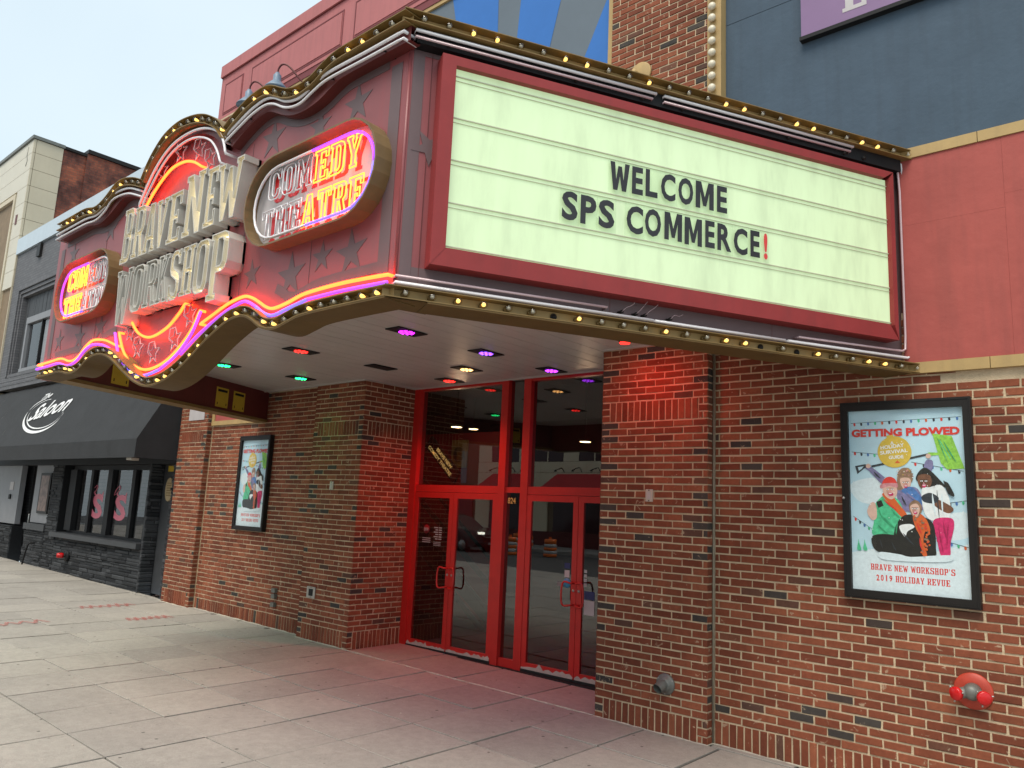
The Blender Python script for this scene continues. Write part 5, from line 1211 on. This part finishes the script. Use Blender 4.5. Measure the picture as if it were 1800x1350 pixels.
# banner
t = thing("banner", "purple banner sign with white lettering on the slate blue wall", "banner", (-1.5, 0, 6.3))
b = MB(); b.box(-2.30, -.35, -.09, -.05, 6.27, 8.6); obj("banner_face", b, mat("banner purple", (.20, .115, .235), .45, .08, 2), t)
b = MB(); b.box(-2.315, -.34, -.095, -.03, 6.232, 6.268); obj("bottom_rail", b, M['black'], t)
FBN = wallframe(-.0905); b = MB(); x = -1.935
for c in "EVE":
    b.solid(fit(SLAB[c], x, x+.20, 6.352, 6.72), FBN, .0, .002, 0, False); x += .215
obj("banner_letters", b, M['face_grey'], t)
# gooseneck lamps above the marquee
for lx, lab in ((-10.40, "blue-grey gooseneck lamp above the dip in the marquee rim"), (-11.24, "blue-grey gooseneck lamp mostly hidden behind the marquee rim")):
    t = thing("gooseneck_lamp", lab, "lamp", (lx+.5, -.05, 8.2), "gooseneck lamps on the cornice")
    ly = -.62; zt = 8.62
    b = MB(); b.lathe([(.19, -.30), (.175, -.27), (.09, -.17), (.062, -.16), (.062, -.05), (.045, -.03), (.03, 0)], (lx, ly, zt), (0, 0, 1), 20); obj("lamp_shade", b, mat("blue-grey enamel", (.14, .20, .27), .4), t)
    b = MB(); b.tube(smooth_path([(lx, ly, zt-.01), (lx+.02, ly, zt+.07), (lx+.10, ly+.02, zt+.12), (lx+.22, ly+.08, zt+.05), (lx+.38, ly+.25, zt-.2), (lx+.55, -.04, zt-.42)], 5), .015, 8); obj("arm", b, M['dark_red'], t)
# ================================================================ dark bar next door
SXL, SXR = -24.82, -13.415
bar_b = thing("bar_building", "dark painted bar with stacked stone front and black awning", "building", (-19, .3, 0))
M['slate'] = mat("slate paint", (.045, .048, .053), .6, .15, 5, .1, 40)
M['slate_dk'] = mat("black-grey paint", (.011, .0115, .013), .6, .15, 5, spec=.25)
M['slate_lt'] = mat("grey panel paint", (.22, .225, .24), .5, .1, 3, streak=.2)
M['coping'] = mat("pale metal coping", (.46, .54, .60), .35, .06, 3, streak=.1)
M['awn'] = mat("black awning cloth", (.020, .0215, .024), .85, .25, 3, .25, 160)
M['stone'] = brick_mat("slate stone", [(0, (.022, .024, .027)), (.5, (.042, .045, .049)), (1, (.07, .074, .08))], (.08, .083, .09), .7)
def siding_mat():
    m, N, L, B = nodes("painted brick siding")
    tc = N.new("ShaderNodeNewGeometry"); mp = N.new("ShaderNodeMapping"); mp.inputs["Rotation"].default_value = (math.pi/2, 0, 0)
    br = N.new("ShaderNodeTexBrick"); br.inputs["Scale"].default_value = 1; br.inputs["Brick Width"].default_value = .21; br.inputs["Row Height"].default_value = .075; br.inputs["Mortar Size"].default_value = .006
    br.inputs["Color1"].default_value = (.10, .10, .108, 1); br.inputs["Color2"].default_value = (.13, .13, .138, 1); br.inputs["Mortar"].default_value = (.06, .06, .065, 1)
    L.new(tc.outputs["Position"], mp.inputs["Vector"]); L.new(mp.outputs["Vector"], br.inputs["Vector"]); L.new(br.outputs["Color"], B.inputs["Base Color"]); B.inputs["Roughness"].default_value = .65
    return m
M['siding'] = siding_mat()
b = MB(); b.box(SXL+.0, -24.25, .04, .4, 4.5, 8.5); b.box(-24.25, SXR, .04, .4, 7.42, 8.5); b.box(-14.4, SXR, .04, .4, 4.5, 7.42); b.box(SXL, SXR, .4, .6, 0.1, 8.5); b.box(SXL, SXR, .6, 12, 8.2, 8.4); b.box(SXR-.2, SXR, .6, 12, 0, 8.4)
obj("upper_wall", b, M['siding'], bar_b)
for k in range(3):
    i = k*.10; b = MB(); x0, x1, z1 = -24.25+i, -14.4-i, 7.42-i
    b.box(x0, x1, .02-.0+.035*k, .36, z1-.085, z1); b.box(x0, x0+.085, .02+.035*k, .36, 4.9, z1-.086); b.box(x1-.085, x1, .02+.035*k, .36, 4.9, z1-.086); obj("stepped_reveal", b, M['siding'], bar_b)
x = -23.95
while x < -14.75:
    w_ = rnd.uniform(.11, .16)
    if not (-23.4 < x < -17.4): obj("board", MB().box(x, x+w_-.006, .20+rnd.uniform(-.004, .004), .38, 4.92, 7.12), M['slate'], bar_b)
    else: obj("board", MB().box(x, x+w_-.006, .20+rnd.uniform(-.004, .004), .38, 6.48, 7.12), M['slate'], bar_b)
    x += w_
wn_ = obj("upper_window", MB().box(-23.4, -17.3, .10, .22, 6.30, 6.475).box(-23.4, -23.28, .10, .22, 5.06, 6.29).box(-17.42, -17.3, .1, .22, 5.06, 6.29).box(-23.4, -17.3, .08, .22, 4.96, 5.055), M['slate_lt'], bar_b)
obj("pane", MB().box(-23.28, -22.26, .17, .18, 5.055, 6.30), M['window_glass'], wn_); obj("pane", MB().box(-22.22, -20.2, .17, .18, 5.055, 6.30), M['window_glass'], wn_); obj("pane", MB().box(-20.16, -17.42, .17, .18, 5.055, 6.30), M['window_glass'], wn_); obj("glazing_bar", MB().box(-20.2, -20.16, .13, .2, 5.055, 6.30), M['slate_dk'], wn_); obj("glazing_bar", MB().box(-22.26, -22.22, .13, .2, 5.055, 6.30), M['slate_dk'], wn_)
obj("blind", MB().box(-22.25, -20.3, .22, .235, 5.06, 6.30), M['face_grey'], wn_); obj("dark_room", MB().box(-23.4, -17.3, .39, .395, 4.95, 6.48), M['black'], wn_)
for k, z0 in enumerate((4.50, 4.62, 4.74, 4.86)):
    obj("ledge", MB().box(SXL+.02, SXR, -.04+.03*k, .38, z0, z0+.095), M['siding'], bar_b)
obj("coping", MB().box(SXL, SXR, -.02, .5, 8.505, 8.97), M['coping'], bar_b)
obj("bracket", MB().box(-23.0, -22.75, -.03, .039, 8.1, 8.46), M['bronze'], bar_b)
# awning in cloth panels
AY0, AZ0, AZF, AZW = -.81, 2.83, 2.51, 4.43
x = SXR-.03; k = 0
while x > -24.6:
    x2 = max(x-1.12, -24.6); sag = .012
    b = MB()
    b.add([(x2+.002, AY0, AZ0), (x-.002, AY0, AZ0), (x-.002, .035, AZW), (x2+.002, .035, AZW), ((x+x2)/2, AY0-sag*.3, AZ0-.002), ((x+x2)/2, .035, AZW-sag)], [(0, 4, 5, 3), (4, 1, 2, 5)], 0, None, True)
    b.add([(x2+.002, AY0-.001, AZF), (x-.002, AY0-.001, AZF), (x-.002, AY0-.001, AZ0), (x2+.002, AY0-.001, AZ0), (x2+.002, AY0+.012, AZF), (x-.002, AY0+.012, AZF), (x-.002, AY0+.012, AZ0-.01), (x2+.002, AY0+.012, AZ0-.01)], [(0, 1, 2, 3), (7, 6, 5, 4), (0, 4, 5, 1)])
    obj("awning_panel", b, M['awn'], bar_b); x = x2; k += 1
b = MB(); b.add([(SXR-.03, AY0, AZF), (SXR-.03, .035, AZF), (SXR-.03, .035, AZW), (SXR-.03, AY0, AZ0)], [(0, 1, 2, 3)]); b.add([(SXR-.045, AY0, AZF), (SXR-.045, .035, AZF), (SXR-.045, .035, AZW-.01), (SXR-.045, AY0, AZ0-.01)], [(3, 2, 1, 0)]); obj("awning_cheek", b, M['awn'], bar_b)
# script logo on the awning slope
sl_ = Vector((0, .845, 1.6)).normalized(); FA = Fr((0, AY0, AZ0), (1, 0, 0), sl_, Vector((0, -sl_.z, sl_.y)))
M['awn_white'] = mat("white awning print", (.72, .73, .74), .7, .06, 6)
b = MB()
for rx, ry, w0, w1, a0, a1, ox, oz in ((1.26, .50, .02, .075, 1.95, 6.35, 0, 0), (1.13, .42, .012, .03, 1.7, 6.7, .05, .02)):
    n = 48; P = []
    for i in range(n+1):
        a = a0+(a1-a0)*i/n; wv = w0+(w1-w0)*math.sin(math.pi*i/n); ca, sa = math.cos(a), math.sin(a)
        u_, v_ = ca*rx, sa*ry; P.append((-19.35+ox+u_-v_*.5, .84+oz+v_+u_*-.05, wv))
    lo_ = [FA(p[0], p[1]-p[2]/2, .012) for p in P]; hi_ = [FA(p[0], p[1]+p[2]/2, .012) for p in P]
    b.add(lo_+hi_, [(i, i+1, n+2+i, n+1+i) for i in range(n)])
vs_, fs_, w = text2d("Saloon", .02, 1.0)
b.add([FA(-20.15+q[0]/w*1.95+q[1]*.28*.5, .66+q[1]*.50+q[0]/w*.20, .016) for q in vs_], fs_)
vs_, fs_, w = text2d("The", .02, 1.0)
b.add([FA(-20.42+q[0]/w*.55+q[1]*.12, 1.30+q[1]*.17+q[0]/w*.05, .016) for q in vs_], fs_)
obj("awning_logo", b, M['awn_white'], bar_b)
# lower front: header, stone piers, windows
obj("header_beam", MB().box(SXL+.02, SXR-.02, .0, .4, 2.46, 2.75), M['slate_dk'], bar_b)
STN = []
def stone_wall(F, x0, x1, z0, z1, single_):
    z = z0
    while z < z1-.02:
        h = min(rnd.uniform(.035, .085), z1-z)
        if z1-z-h < .02: h = z1-z
        x = x0-rnd.uniform(0, .2)
        while x < x1:
            L_ = rnd.uniform(.14, .62); a, c = max(x, x0), min(x+L_, x1); x += L_
            if c-a > .02: STN.append((F, a+.002, c-.002, z+.002, z+h-.002, rnd.uniform(.0, .032), single_, rnd.uniform(.02, .98)))
        z += h
FS0 = wallframe(.03)
stone_wall(FS0, -18.95, -14.56, .06, .885, True); stone_wall(FS0, -19.6, -18.955, .1, 2.46, False); stone_wall(FS0, -20.95, -19.605, .1, .95, False); stone_wall(FS0, -24.8, -21.9, .1, .98, False); stone_wall(FS0, -13.72, SXR-.005, .06, 2.46, False)
FSR = Fr((-14.535, 0, 0), (0, 1, 0), (0, 0, 1), (1, 0, 0)); stone_wall(FSR, -.02, .24, .06, 2.46, False)
FSW = Fr((-14.56, 0, 0), (1, 0, 0), (0, 0, 1), (0, -1, 0))
knee = obj("stone_wall", MB().box(-24.8, -21.9, .04, .3, 0, .98).box(-20.95, -14.56, .04, .3, 0, .885).box(-19.6, -18.955, .035, .3, .885, 2.46).box(-13.72, SXR, .04, .3, 0, 2.46).box(-14.7, -14.56, .031, .29, .885, 2.46), M['slate_dk'], bar_b)
many = MB(); ns = 0; stn_cache = {}
for F, a0, a1, z0, z1, pr_, sg_, tn in STN:
    w_, h_ = a1-a0, z1-z0; r_ = random.Random(a0*31+z0*17)
    X, Z = w_/2, h_/2; j = lambda: r_.uniform(-.006, .006)
    vs_ = [(-X, -Z, -.03), (X, -Z, -.03), (X, Z, -.03), (-X, Z, -.03), (-X+.003, -Z+.002, pr_*.6), (X-.003, -Z+.002, pr_*.6), (X-.003, Z-.002, pr_*.6), (-X+.003, Z-.002, pr_*.6), (-X*.86, -Z*.5+j(), pr_+j()*.6), (X*.86, -Z*.5+j(), pr_+j()*.6), (X*.84, Z*.6+j(), pr_+.006), (-X*.84, Z*.6+j(), pr_+.006)]
    fs_ = [(i, (i+1) % 4, 4+(i+1) % 4, 4+i) for i in range(4)]+[(4+i, 4+(i+1) % 4, 8+(i+1) % 4, 8+i) for i in range(4)]+[(8, 9, 10, 11)]
    c = F((a0+a1)/2, (z0+z1)/2); world_v = [c+F.u*x_+F.v*y_+F.n*q_ for x_, y_, q_ in vs_]
    if sg_ and ns < 300:
        bb = MB(); bb.add(world_v, fs_, 0, tn); obj("stone", bb, M['stone'], knee); ns += 1
    else: many.add(world_v, fs_, 0, tn)
tag(obj("stones", many, M['stone'], knee), None, kind="stuff")
obj("sill", MB().box(-19.0, -14.60, -.10, .2, .888, .985), M['slate'], bar_b)
win = obj("bar_window", MB().box(-18.75, -14.72, .16, .24, 2.36, 2.455).box(-18.75, -14.72, .16, .24, .99, 1.04).box(-18.75, -18.40, .1, .24, 1.04, 2.36).box(-17.70, -17.58, .14, .24, 1.04, 2.36).box(-16.78, -16.56, .12, .24, 1.04, 2.36).box(-15.66, -15.52, .14, .24, 1.04, 2.36).box(-14.80, -14.72, .14, .24, 1.04, 2.36), M['slate_dk'], bar_b)
M['pink'] = mat("pink window paint", (.62, .16, .22), .5, .1, 8)
for a0, a1 in ((-18.40, -17.70), (-17.58, -16.78), (-16.56, -15.66), (-15.52, -14.80)): obj("pane", MB().box(a0, a1, .20, .206, 1.04, 2.36), M['window_glass'], win)
FW_ = wallframe(.199)
for a0 in (-17.56, -16.42):
    b = MB(); b.glyphs("S", FW_, a0-.04, 1.34, .52, .001, 0, .035, 1.0, .54)
    for s in (0, .36): b.solid([[(a0+.02+s, 1.83), (a0+.10+s, 1.83), (a0+.04+s+(.06 if s else -.06), 1.92)]], FW_, .0, .0016, 0, False)
    b.tube([FW_(p.x, p.y, .004) for p in smooth_path(v2([(a0-.12, 1.84), (a0-.06, 1.95), (a0+.10, 2.04), (a0+.12, 1.98), (a0, 1.88), (a0-.08, 1.86)]), 4)], .006, 6)
    obj("painted_letter", b, M['pink'], win)
obj("bar_room", MB().box(-19, -14.4, 2.5, 2.55, 0, 2.7).box(-19, -18.95, .3, 2.5, 0, 2.7).box(-14.45, -14.4, .3, 2.5, 0, 2.7).box(-19, -14.4, .3, 2.55, 2.6, 2.7).box(-19, -14.4, .3, 2.55, .0, .05), mat("bar room", (.10, .06, .045), .8), bar_b)
obj("bar_counter", MB().box(-18.3, -15.0, 1.5, 1.9, .05, 1.15), mat("bar counter wood", (.12, .05, .02), .5), bar_b)
t = thing("reflection_barrel", "lime green barrel shape with a dark rim, standing in for a window reflection", "barrel", (-15.95, .75, .05))  # added inside the bar in place of a reflection in the glass
obj("barrel_body", MB().lathe([(.28, 0), (.34, .25), (.35, .5), (.33, .85), (.30, 1.0)], (-15.95, .75, .05), (0, 0, 1), 22), mat("lime enamel", (.10, .42, .06), .4), t); obj("barrel_rim", MB().lathe([(.31, 0), (.33, .03), (.33, .16), (.30, .18)], (-15.95, .75, 1.04), (0, 0, 1), 22), M['black'], t)
t = thing("reflection_bin", "dark green square bin shape, standing in for a window reflection", "bin", (-17.0, .7, .05))  # added behind the pane, takes the place of a reflection
obj("bin_body", MB().box(-17.3, -16.75, .5, .95, .05, 1.25), mat("bottle green", (.012, .05, .02), .5), t); obj("bin_lid", MB().box(-17.33, -16.72, .47, .98, 1.252, 1.3), M['black'], t)
for a0, a1 in ((-18.38, -17.72), (-17.56, -16.95)): obj("orange_reflection", MB().box(a0, a1, .6, .62, 2.05, 2.36), mat("orange reflection", (.42, .10, .02), .6) if "orange reflection" not in bpy.data.materials else bpy.data.materials["orange reflection"], bar_b)  # added sheets behind the panes stand in for orange reflections
sd_ = obj("side_door", MB().box(-14.53, -13.74, .24, .30, .1, 2.46), M['slate'], bar_b)
b = MB(); P = [(-14.235+math.cos(a*.3142)*.145, 2.0+math.sin(a*.3142)*.22) for a in range(20)]; b.solid([P], wallframe(.24), .001, .02); pq = obj("oval_plaque", b, mat("tan plaque", (.44, .34, .20), .6), bar_b)
b = MB()
for k in range(6): b.fbox(wallframe(.24), -14.32, -14.15, 2.11-k*.045, 2.125-k*.045, .0205, .0215)
obj("plaque_lines", b, M['gold'], pq)
obj("yellow_notice", MB().fbox(wallframe(.24), -14.37, -14.11, 2.335, 2.44, .001, .008), M['yellow_sign'], bar_b)
obj("camera_box", MB().box(-13.9, -13.7, -.75, -.62, 2.47, 2.51), M['white_plastic'], bar_b)
# left bays
lt = obj("grey_panel", MB().box(-20.85, -19.6, .08, .2, 1.12, 2.46), M['slate_lt'], bar_b); obj("panel_sill", MB().box(-20.95, -19.6, -.02, .2, .955, 1.10), M['slate'], bar_b)
obj("small_poster", MB().box(-20.4, -19.75, .04, .079, 1.34, 2.28), M['bronze'], lt); obj("poster_print", MB().box(-20.33, -19.82, .034, .0395, 1.40, 2.22), mat("faded poster", (.18, .12, .10), .5, .7, 9), lt)
dr = obj("bar_door", MB().box(-21.88, -20.97, .35, .4, .1, 2.46), M['slate_dk'], bar_b); obj("door_pull", MB().tube([(-21.6, .34, 1.3), (-21.6, .28, 1.28), (-21.6, .28, .9), (-21.6, .34, .88)], .015, 8), M['steel'], dr)
gp = obj("grey_panel", MB().box(-24.8, -21.92, .08, .2, 1.02, 2.46), M['slate_lt'], bar_b)
obj("notice", MB().box(-22.62, -22.36, .07, .0795, 1.85, 2.05), M['face_grey'], gp); obj("card_reader", MB().box(-22.56, -22.45, .05, .079, 1.62, 1.74), M['black'], gp)
t = thing("wall_hydrant", "small red capped pipe outlet on the slate stone wall", "standpipe", (-18.3, 0, .5))
obj("flange", MB().lathe([(.12, 0), (.12, .01), (.05, .03)], (-18.05, -.01, .52), (0, -1, 0), 18), M['slate_dk'], t)
obj("outlet_cap", MB().lathe([(.05, 0), (.055, .03), (.055, .10), (.045, .13)], (-18.08, -.06, .53), (-.35, -.93, 0), 16), M['fdc_red'], t); obj("outlet_pipe", MB().tube([(-18.05, -.01, .52), (-18.08, -.07, .53)], .035, 12), M['bronze'], t)
t = thing("thin_pipe", "thin black bent pipe standing against the far stone wall", "pipe", (-20.3, -.1, .1))
obj("pipe", MB().tube(smooth_path([(-20.35, -.12, .12), (-20.2, -.10, .6), (-20.15, -.03, .66), (-20.15, .03, .66)], 4), .018, 8), M['black'], t)

# ================================================================ tall corner building behind
tall = thing("corner_building", "tall cream tiled building with a stained brick side wall", "building", (-28, 3, 0))
M['cream'] = mat("cream tile", (.56, .49, .36), .55, .07, 1.5, streak=.12, grime=(.45, .33, .18))
M['cream_front'] = mat("pale cream tile", (.58, .55, .46), .55, .06, 1.5, streak=.12, grime=(.4, .36, .28))
M['cream_joint'] = mat("tile joint", (.22, .16, .10), .8)
def oldbrick():
    m, N, L, B = nodes("stained old brick")
    geo = N.new("ShaderNodeNewGeometry"); mp = N.new("ShaderNodeMapping"); mp.inputs["Rotation"].default_value = (math.pi/2, 0, math.pi/2)
    br = N.new("ShaderNodeTexBrick"); br.inputs["Brick Width"].default_value = .21; br.inputs["Row Height"].default_value = .075; br.inputs["Mortar Size"].default_value = .009; br.inputs["Scale"].default_value = 1
    br.inputs["Color1"].default_value = (.26, .085, .055, 1); br.inputs["Color2"].default_value = (.17, .055, .04, 1); br.inputs["Mortar"].default_value = (.13, .075, .06, 1)
    tc = N.new("ShaderNodeCombineXYZ"); sp = N.new("ShaderNodeSeparateXYZ"); L.new(geo.outputs["Position"], sp.inputs[0]); L.new(sp.outputs[1], tc.inputs[0]); L.new(sp.outputs[2], tc.inputs[1]); L.new(tc.outputs[0], br.inputs["Vector"])
    n1 = N.new("ShaderNodeTexNoise"); n1.inputs["Scale"].default_value = 1.4; n1.inputs["Detail"].default_value = 8; n1.inputs["Roughness"].default_value = .7; L.new(geo.outputs["Position"], n1.inputs["Vector"])
    r_ = ramp(N, [(.35, (.22, .20, .20)), (.5, (.75, .7, .7)), (.62, (1.5, 1.25, 1.0))]); L.new(n1.outputs["Fac"], r_.inputs["Fac"])
    mu = N.new("ShaderNodeMix"); mu.data_type = 'RGBA'; mu.blend_type = 'MULTIPLY'; mu.inputs[0].default_value = 1; L.new(br.outputs["Color"], mu.inputs[6]); L.new(r_.outputs["Color"], mu.inputs[7]); L.new(mu.outputs[2], B.inputs["Base Color"]); B.inputs["Roughness"].default_value = .9
    return m
M['oldbrick'] = oldbrick()
b = MB(); b.box(-40, -24.86, .05, .8, 0, 12.1); obj("core_wall", b, M['cream_joint'], tall)
zs = [12.10]+[11.683-.5145*k for k in range(9)]
for z1, z0 in zip(zs[:-1], zs[1:]):
    obj("tile", MB().box(-24.87, -24.83, .0, .062, z0+.006, z1-.006), M['cream'], tall); obj("tile", MB().box(-24.87, -24.83, .075, .795, z0+.006, z1-.006), M['cream'], tall)
    xs = [-24.872, -25.70] if z0 < 10.6 else [-24.872, -28.0, -31, -34]
    for xa, xb in zip(xs[:-1], xs[1:]): obj("tile", MB().box(xb+.006, xa-.004, .0, .05, z0+.006, z1-.006), M['cream_front'], tall)
obj("front_wall", MB().box(-34, -30.5, .02, .06, 0, 10.6), M['cream_front'], tall)
obj("tile", MB().box(-24.87, -24.83, .0, .795, .0, zs[-1]-.006), M['cream'], tall)
wf = obj("window_recess", MB().box(-30.4, -25.85, .7, .79, 6, 10.45), M['cream_front'], tall)
obj("recess_frame", MB().box(-25.86, -25.72, -.03, .7, 6, 10.58).box(-30.4, -25.87, -.03, .7, 10.44, 10.58), M['cream'], wf); obj("recess_frame", MB().box(-26.2, -26.05, .45, .7, 6, 10.43), M['cream'], wf)
obj("vent", MB().box(-25.45, -25.3, -.012, -.001, 9.55, 9.85), M['dark_red'], tall); obj("crack", MB().tube([(-25.25, -.003, 11.95), (-25.3, -.003, 11.7), (-25.2, -.003, 11.5), (-25.28, -.003, 11.35)], .012, 5), M['grey_metal'], tall)
obj("roof_cap", MB().box(-40, -24.78, -.05, .82, 12.105, 12.2), M['grey_metal'], tall)
obj("brick_side", MB().box(-40, -24.86, .805, 1.45, 0, 12.10), M['oldbrick'], tall); obj("brick_side", MB().box(-40, -24.80, 1.455, 14, 0, 12.20), M['oldbrick'], tall)
obj("brick_cap", MB().box(-40, -24.80, .82, 1.45, 12.105, 12.19), M['bronze'], tall); obj("brick_cap", MB().box(-40, -24.74, 1.452, 14, 12.205, 12.33), M['bronze'], tall)

# ================================================================ across the street (seen in the door glass)
opp = thing("street_building", "cream panelled building with red awnings across the street, reflected in the doors", "building", (-22, -25, 0))
M['opp_cream'] = mat("opposite cream panel", (.80, .70, .50), .6, .05, 2)
M['opp_win'] = mat("opposite window", (.06, .025, .03), .15, .2, 3)
YO = -24.6
b = MB(); b.box(-31, -6, YO-8, YO-.05, 0, 9); obj("core_wall", b, M['cream_joint'], opp)
for xa in [-31+1.55*k for k in range(16)]:
    for z0, z1 in ((3.05, 4.02), (4.04, 4.60), (6.0, 7.4), (7.42, 9)): obj("panel", MB().box(xa+.01, xa+1.54, YO-.05, YO, z0, z1), M['opp_cream'], opp)
for xa in [-31+3.1*k for k in range(8)]:
    obj("panel", MB().box(xa+.01, xa+1.0, YO-.05, YO, 4.62, 5.98), M['opp_cream'], opp); w_ = obj("window", MB().box(xa+1.0, xa+3.1, YO-.05, YO-.03, 4.62, 5.98), M['opp_win'], opp); obj("glazing_bar", MB().box(xa+2.0, xa+2.06, YO-.03, YO-.005, 4.62, 5.98), M['opp_cream'], w_)
M['red_awn'] = mat("red awning cloth", (.62, .03, .035), .6, .1, 3)
for xa, xb in ((-30.2, -27.0), (-25.6, -21.6), (-20.2, -16), (-14.6, -10)):
    aw = MB(); aw.add([(xa, YO+1.0, 3.15), (xb, YO+1.0, 3.15), (xb-.4, YO, 3.95), (xa+.4, YO, 3.95), (xa, YO, 3.15), (xb, YO, 3.15)], [(0, 1, 2, 3), (4, 0, 3), (1, 5, 2), (0, 4, 5, 1)]); aw.box(xa, xb, YO+.99, YO+1.0, 2.93, 3.149)
    a_ = obj("red_awning", aw, M['red_awn'], opp)
    for k in range(3):
        x = xa+.9+k*1.15; obj("awning_lamp", MB().tube(smooth_path([(x, YO, 4.05), (x, YO+.2, 4.25), (x+.1, YO+.6, 4.2), (x+.1, YO+.9, 4.1)], 4), .025, 6).lathe([(.02, 0), (.09, -.1)], (x+.1, YO+.95, 4.12), (0, 0, 1), 10), M['black'], a_)
    obj("storefront", MB().box(xa+.3, xb-.3, YO-.05, YO-.01, .9, 2.9), M['opp_win'], opp)
obj("base_wall", MB().box(-31, -6, YO-.05, YO+.04, 0, .88), mat("oxblood base", (.12, .015, .015), .5), opp)
for xa in (-31, -26.8, -21.4, -15.8, -9.8): obj("pier", MB().box(xa, xa+1.1, YO-.05, YO+.02, .885, 3.04), M['opp_cream'], opp)
ob2 = thing("brick_building", "plain brown brick building left of the cream one across the street", "building", (-38, -25, 0))
obj("wall", MB().box(-52, -31.05, YO-8, YO-.1, 0, 11), mat("brown brick far", (.22, .11, .07), .9, .2, 20), ob2)
for xa in (-33.2, -36, -39, -42):
    for z0 in (3.4, 6.6): obj("window", MB().box(xa, xa+1.2, YO-.11, YO-.06, z0, z0+1.9), mat("dull pane", (.2, .2, .22), .2) if "dull pane" not in bpy.data.materials else bpy.data.materials["dull pane"], ob2)
obj("shopfront", MB().box(-51, -31.3, YO-.11, YO-.05, .2, 2.8), mat("red shopfront", (.3, .02, .02), .5), ob2)
# sport utility car
def suv(label, px, py, pz):
    t = thing("car", label, "car", (px, py, pz))
    body = mat("charcoal car paint", (.035, .04, .045), .2, .05, 3, coat=.6); gl = M['opp_win']
    prof = [(-2.3, .35), (2.15, .32), (2.32, .5), (2.34, .85), (2.2, 1.02), (1.0, 1.13), (.35, 1.62), (-.2, 1.72), (-1.6, 1.68), (-2.15, 1.2), (-2.35, .95)]
    b = MB(); n = len(prof); hw = .93
    for s in (-1, 1):
        for x_, z_ in prof: b.v.append((px+x_, py+s*hw*(1 if z_ < 1.15 else .80), pz+z_))
    fs_ = [(i, (i+1) % n, n+(i+1) % n, n+i) for i in range(n)]+[tuple(range(n-1, -1, -1)), tuple(range(n, 2*n))]
    for f in fs_: b.f.append(f); b.m.append(0); b.t.append(0); b.sm.append(False)
    bd = obj("body", b, body, t)
    b = MB(); b.add([(px+.96, py-.80, pz+1.16), (px+.96, py+.80, pz+1.16), (px+.40, py+.70, pz+1.60), (px+.40, py-.70, pz+1.60)], [(0, 1, 2, 3)]); obj("windscreen", b, gl, t)
    for s in (-1, 1):
        b = MB(); b.add([(px+.8, py+s*.90, pz+1.16), (px-1.9, py+s*.90, pz+1.16), (px-1.5, py+s*.78, pz+1.58), (px+.3, py+s*.78, pz+1.58)], [(0, 1, 2, 3) if s > 0 else (3, 2, 1, 0)]); obj("side_window", b, gl, t)
        obj("headlight", MB().box(px+2.18, px+2.345, py+s*.62-.18, py+s*.62+.18, pz+.86, pz+.97), emit("headlight glow", (1, .95, .8), 3) if "headlight glow" not in bpy.data.materials else bpy.data.materials["headlight glow"], t)
        for wx in (-1.45, 1.45):
            w_ = obj("wheel", MB().lathe([(.34, -.12), (.36, -.1), (.36, .1), (.34, .12)], (px+wx, py+s*.83, pz+.36), (0, 1, 0), 22), M['rubber'], t); obj("rim", MB().lathe([(.23, 0), (.21, .03)], (px+wx, py+s*.95, pz+.36), (0, s, 0), 16), M['steel'], w_)
    obj("grille", MB().box(px+2.335, px+2.36, py-.5, py+.5, pz+.55, pz+.83), M['black'], t); obj("chrome_strip", MB().tube([(px+2.37, py-.65, pz+.86), (px+2.375, py-.4, pz+.74), (px+2.375, py+.4, pz+.74), (px+2.37, py+.65, pz+.86)], .025, 6), M['steel'], t); obj("number_plate", MB().box(px+2.35, px+2.37, py-.16, py+.16, pz+.42, pz+.52), M['face_grey'], t)
suv("dark grey car with lit headlights reflected in the door glass", -26.4, -18.4, -.1)
# construction barrels and a striped barricade
M['barrel'] = mat("orange barrel plastic", (.85, .17, .02), .45, .08, 4); M['reflect'] = mat("reflective band", (.62, .60, .58), .4)
BLB = ["orange and white barrel nearest the street centre in the door reflection", "orange barrel behind the mullion in the door reflection", "orange barrel nearest the car in the door reflection", "farthest orange barrel in the door reflection"]
for (bx, by), lb in zip(((-20.9, -18.8), (-24.2, -21.2), (-22.6, -18.0), (-26.2, -22.8)), BLB):
    t = thing("traffic_barrel", lb, "barrel", (bx, by, -.1), "construction barrels in the street")
    obj("base", MB().lathe([(.38, 0), (.38, .07), (.33, .09)], (bx, by, -.1), (0, 0, 1), 20), M['rubber'], t)
    z = -.02
    for k, (r0, r1, h, m) in enumerate(((.30, .295, .14, 'barrel'), (.29, .285, .14, 'reflect'), (.28, .275, .14, 'barrel'), (.27, .265, .14, 'reflect'), (.26, .25, .2, 'barrel'))):
        obj("barrel_band", MB().lathe([(r0, 0), (r0+.008, h*.5), (r1, h-.003)], (bx, by, z), (0, 0, 1), 20), M[m], t); z += h
    obj("handle", MB().box(bx-.06, bx+.06, by-.02, by+.02, z, z+.09), M['barrel'], t)
t = thing("barricade", "orange and white striped barricade by the kerb in the door reflection", "barricade", (-18.4, -20.5, -.1))
for z0 in (.5, .95):
    for k in range(6): obj("striped_board", MB().add([(-19.1+k*.22, -20.5, z0), (-19.1+k*.22+.22, -20.5, z0), (-19.1+k*.22+.22+.15, -20.5, z0+.22), (-19.1+k*.22+.15, -20.5, z0+.22)], [(3, 2, 1, 0)]) or (lambda bb: (bb.fbox(Fr((-19.1+k*.22, -20.5, z0), (1, 0, 0), (.15/.22, 0, 1), (0, 1, 0)), 0, .218, 0, .22, 0, .02), bb)[1])(MB()), M['barrel'] if k % 2 else M['reflect'], t)
for x in (-19.0, -17.9): obj("post", MB().box(x-.03, x+.03, -20.56, -20.505, -.1, 1.25), M['reflect'], t)
